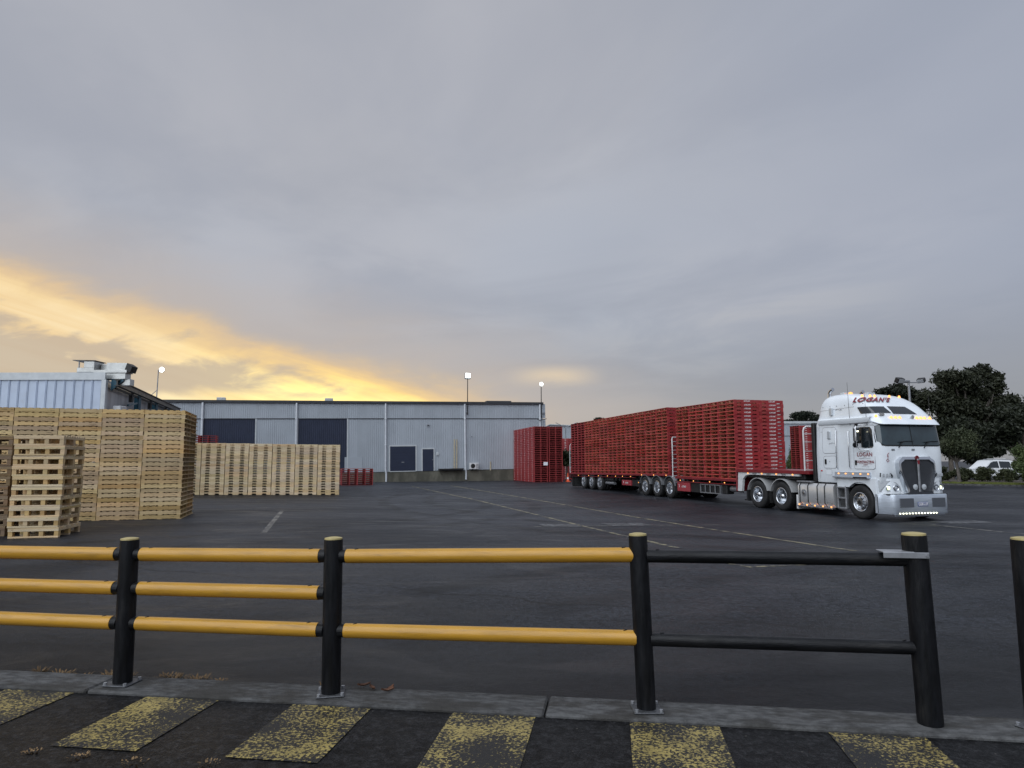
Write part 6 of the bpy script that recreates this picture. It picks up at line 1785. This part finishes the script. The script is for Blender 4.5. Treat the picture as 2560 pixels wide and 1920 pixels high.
# flat-topped tree and blue building behind the lorry
tree('umbrella_tree', 'flat-topped dark tree above the pale blue building roof', (41.6, 95, 0), 8.9,
     blob(0, 0, 7.6, 2.5, 2, .9, 12, 40, .4) + blob(2.8, 0, 7.8, 2.0, 2, .9, 8, 41, .4) + blob(-2.2, 0, 6.9, 1.2, 1.5, .6, 5, 42, .45), 16000, .17, 'dark_leaf', 43, .22, (0, 0, 5.2))
for i, (x, y, z, s_) in enumerate(((12.3, 96, 7.4, .8), (9.5, 97, 6.9, .8), (4.3, 98, 5.8, .9))):
    tree('distant_tree', ['tree top just showing over the rear trailer load', 'smaller tree top left of the one over the rear trailer load', 'bushy tree top beside the distant gable'][i], (x, y, 0), z,
         blob(0, 0, z - .5, 1.6 * s_, 1.4, .9 * s_, 9, 60 + i, .45), 5000, .15, 'dark_leaf', 63 + i, .18, (0, 0, z - 2))
bb = thing('blue_building', 'pale blue metal building beyond the yard with a white roof edge', 'building', (26.0, 82, 0), radians(2))
bw = corr(.9, 6.1, .18, .025, 'wall_sheet', 'clad')
for i in range(34): link('wall_sheet', bw, bb, (-12 + .9 * i, 0, 0))
MB().b2(-12, 18.6, .05, 14, 0, 6.0).build('wall_core', 'clad', bb)
MB().b2(-12.1, 18.7, -.15, .1, 6.08, 6.36).build('roof_edge', 'trim_pale', bb)
MB().add([(-12.1, 0, 6.3), (18.7, 0, 6.3), (18.7, 14, 7.0), (-12.1, 14, 7.0)], [(0, 1, 2, 3)]).build('roof', 'roof_blue', bb)
MB().b2(-12, 18.6, -.04, 0, 4.55, 4.62).build('girt_flashing', 'gutter', bb)
gb = thing('gabled_shed', 'far pale blue gabled shed past the warehouse corner', 'building', (6.4, 92, 0), radians(4))
MB().prism([(-3.2, 0), (4.5, 0), (4.5, 6.15), (2.2, 6.35), (-1.3, 6.5), (-3.2, 5.6)], 'y', 0, 14).build('wall', 'clad', gb)
MB().prism([(-3.4, 5.55), (-1.3, 6.52), (-1.3, 6.62), (-3.5, 5.6)], 'y', -.2, 14).prism([(-1.3, 6.52), (4.7, 6.2), (4.7, 6.3), (-1.3, 6.62)], 'y', -.2, 14).build('roof', 'trim_pale', gb)
bz_ = thing('bush', 'dark conical bush seen between the load and the cab', 'bush', (24.6, 60, gz(24.6, 60)))
MB().tube([(0, 0, -.05), (0, 0, 2.6)], [.08, .03], 7).build('stem', 'bark', bz_)
V, F = leafcloud(blob(0, 0, 2.0, .9, .9, 1.7, 14, 70, .45), 8000, .085, 71); leafobj('foliage', V, F, 'green_leaf', bz_)
b2_ = thing('bush', 'dark bush on a thin stem behind the tail of the rear trailer', 'bush', (4.75, 59.5, gz(4.75, 59.5)))
MB().tube([(0, 0, -.05), (0, 0, 1.4)], [.1, .06], 7).build('stem', 'bark', b2_)
V, F = leafcloud(blob(0, 0, 1.9, .8, .8, .75, 12, 72, .45), 6000, .08, 73); leafobj('foliage', V, F, 'olive_leaf', b2_)
# traffic cone and a low kerb behind the trailer
cn = thing('traffic_cone', 'orange traffic cone with white band behind the rear trailer', 'cone', (4.62, 57.0, gz(4.62, 57)), .2)
MB().cbox(-.19, .19, -.19, .19, 0, .04, .01).build('base', 'orange', cn)
MB().lathe([(.13, .04), (.095, .22)], n=18, axis='z').lathe([(.072, .38), (.03, .72), (.001, .725)], n=18, axis='z').build('cone_body', 'orange', cn, smooth=50)
MB().lathe([(.095, .22), (.072, .38)], n=18, axis='z').build('reflective_band', 'white_ink', cn, smooth=50)
# power line posts beyond
for i, (x, y, h) in enumerate(((5.9, 75, 5.6),)):
    lpz = thing('street_lamp', 'slim street lamp with two swept arms beyond the yard', 'lamp post', (x, y, 0), 0)
    MB().cyl((0, 0, 0), (0, 0, h - .3), .06, .045, n=8).build('pole', 'steel_grey', lpz)
    MB().tube([(0, 0, h - .35), (-.5, 0, h - .05), (-1.1, 0, h + .25)], .035, 6).build('arm', 'steel_grey', lpz)
    MB().tube([(0, 0, h - .35), (.5, 0, h - .05), (1.2, 0, h + .25)], .035, 6).build('arm', 'steel_grey', lpz)
wr = MB().tube([(45.0, 60.0, 5.75), (52, 59.0, 5.6), (60, 58, 5.75)], .014, 5).build('overhead_wire', 'black_metal')
tag(wr, 'thin overhead wire crossing in front of the dark trees', 'wire')
wr.parent = None
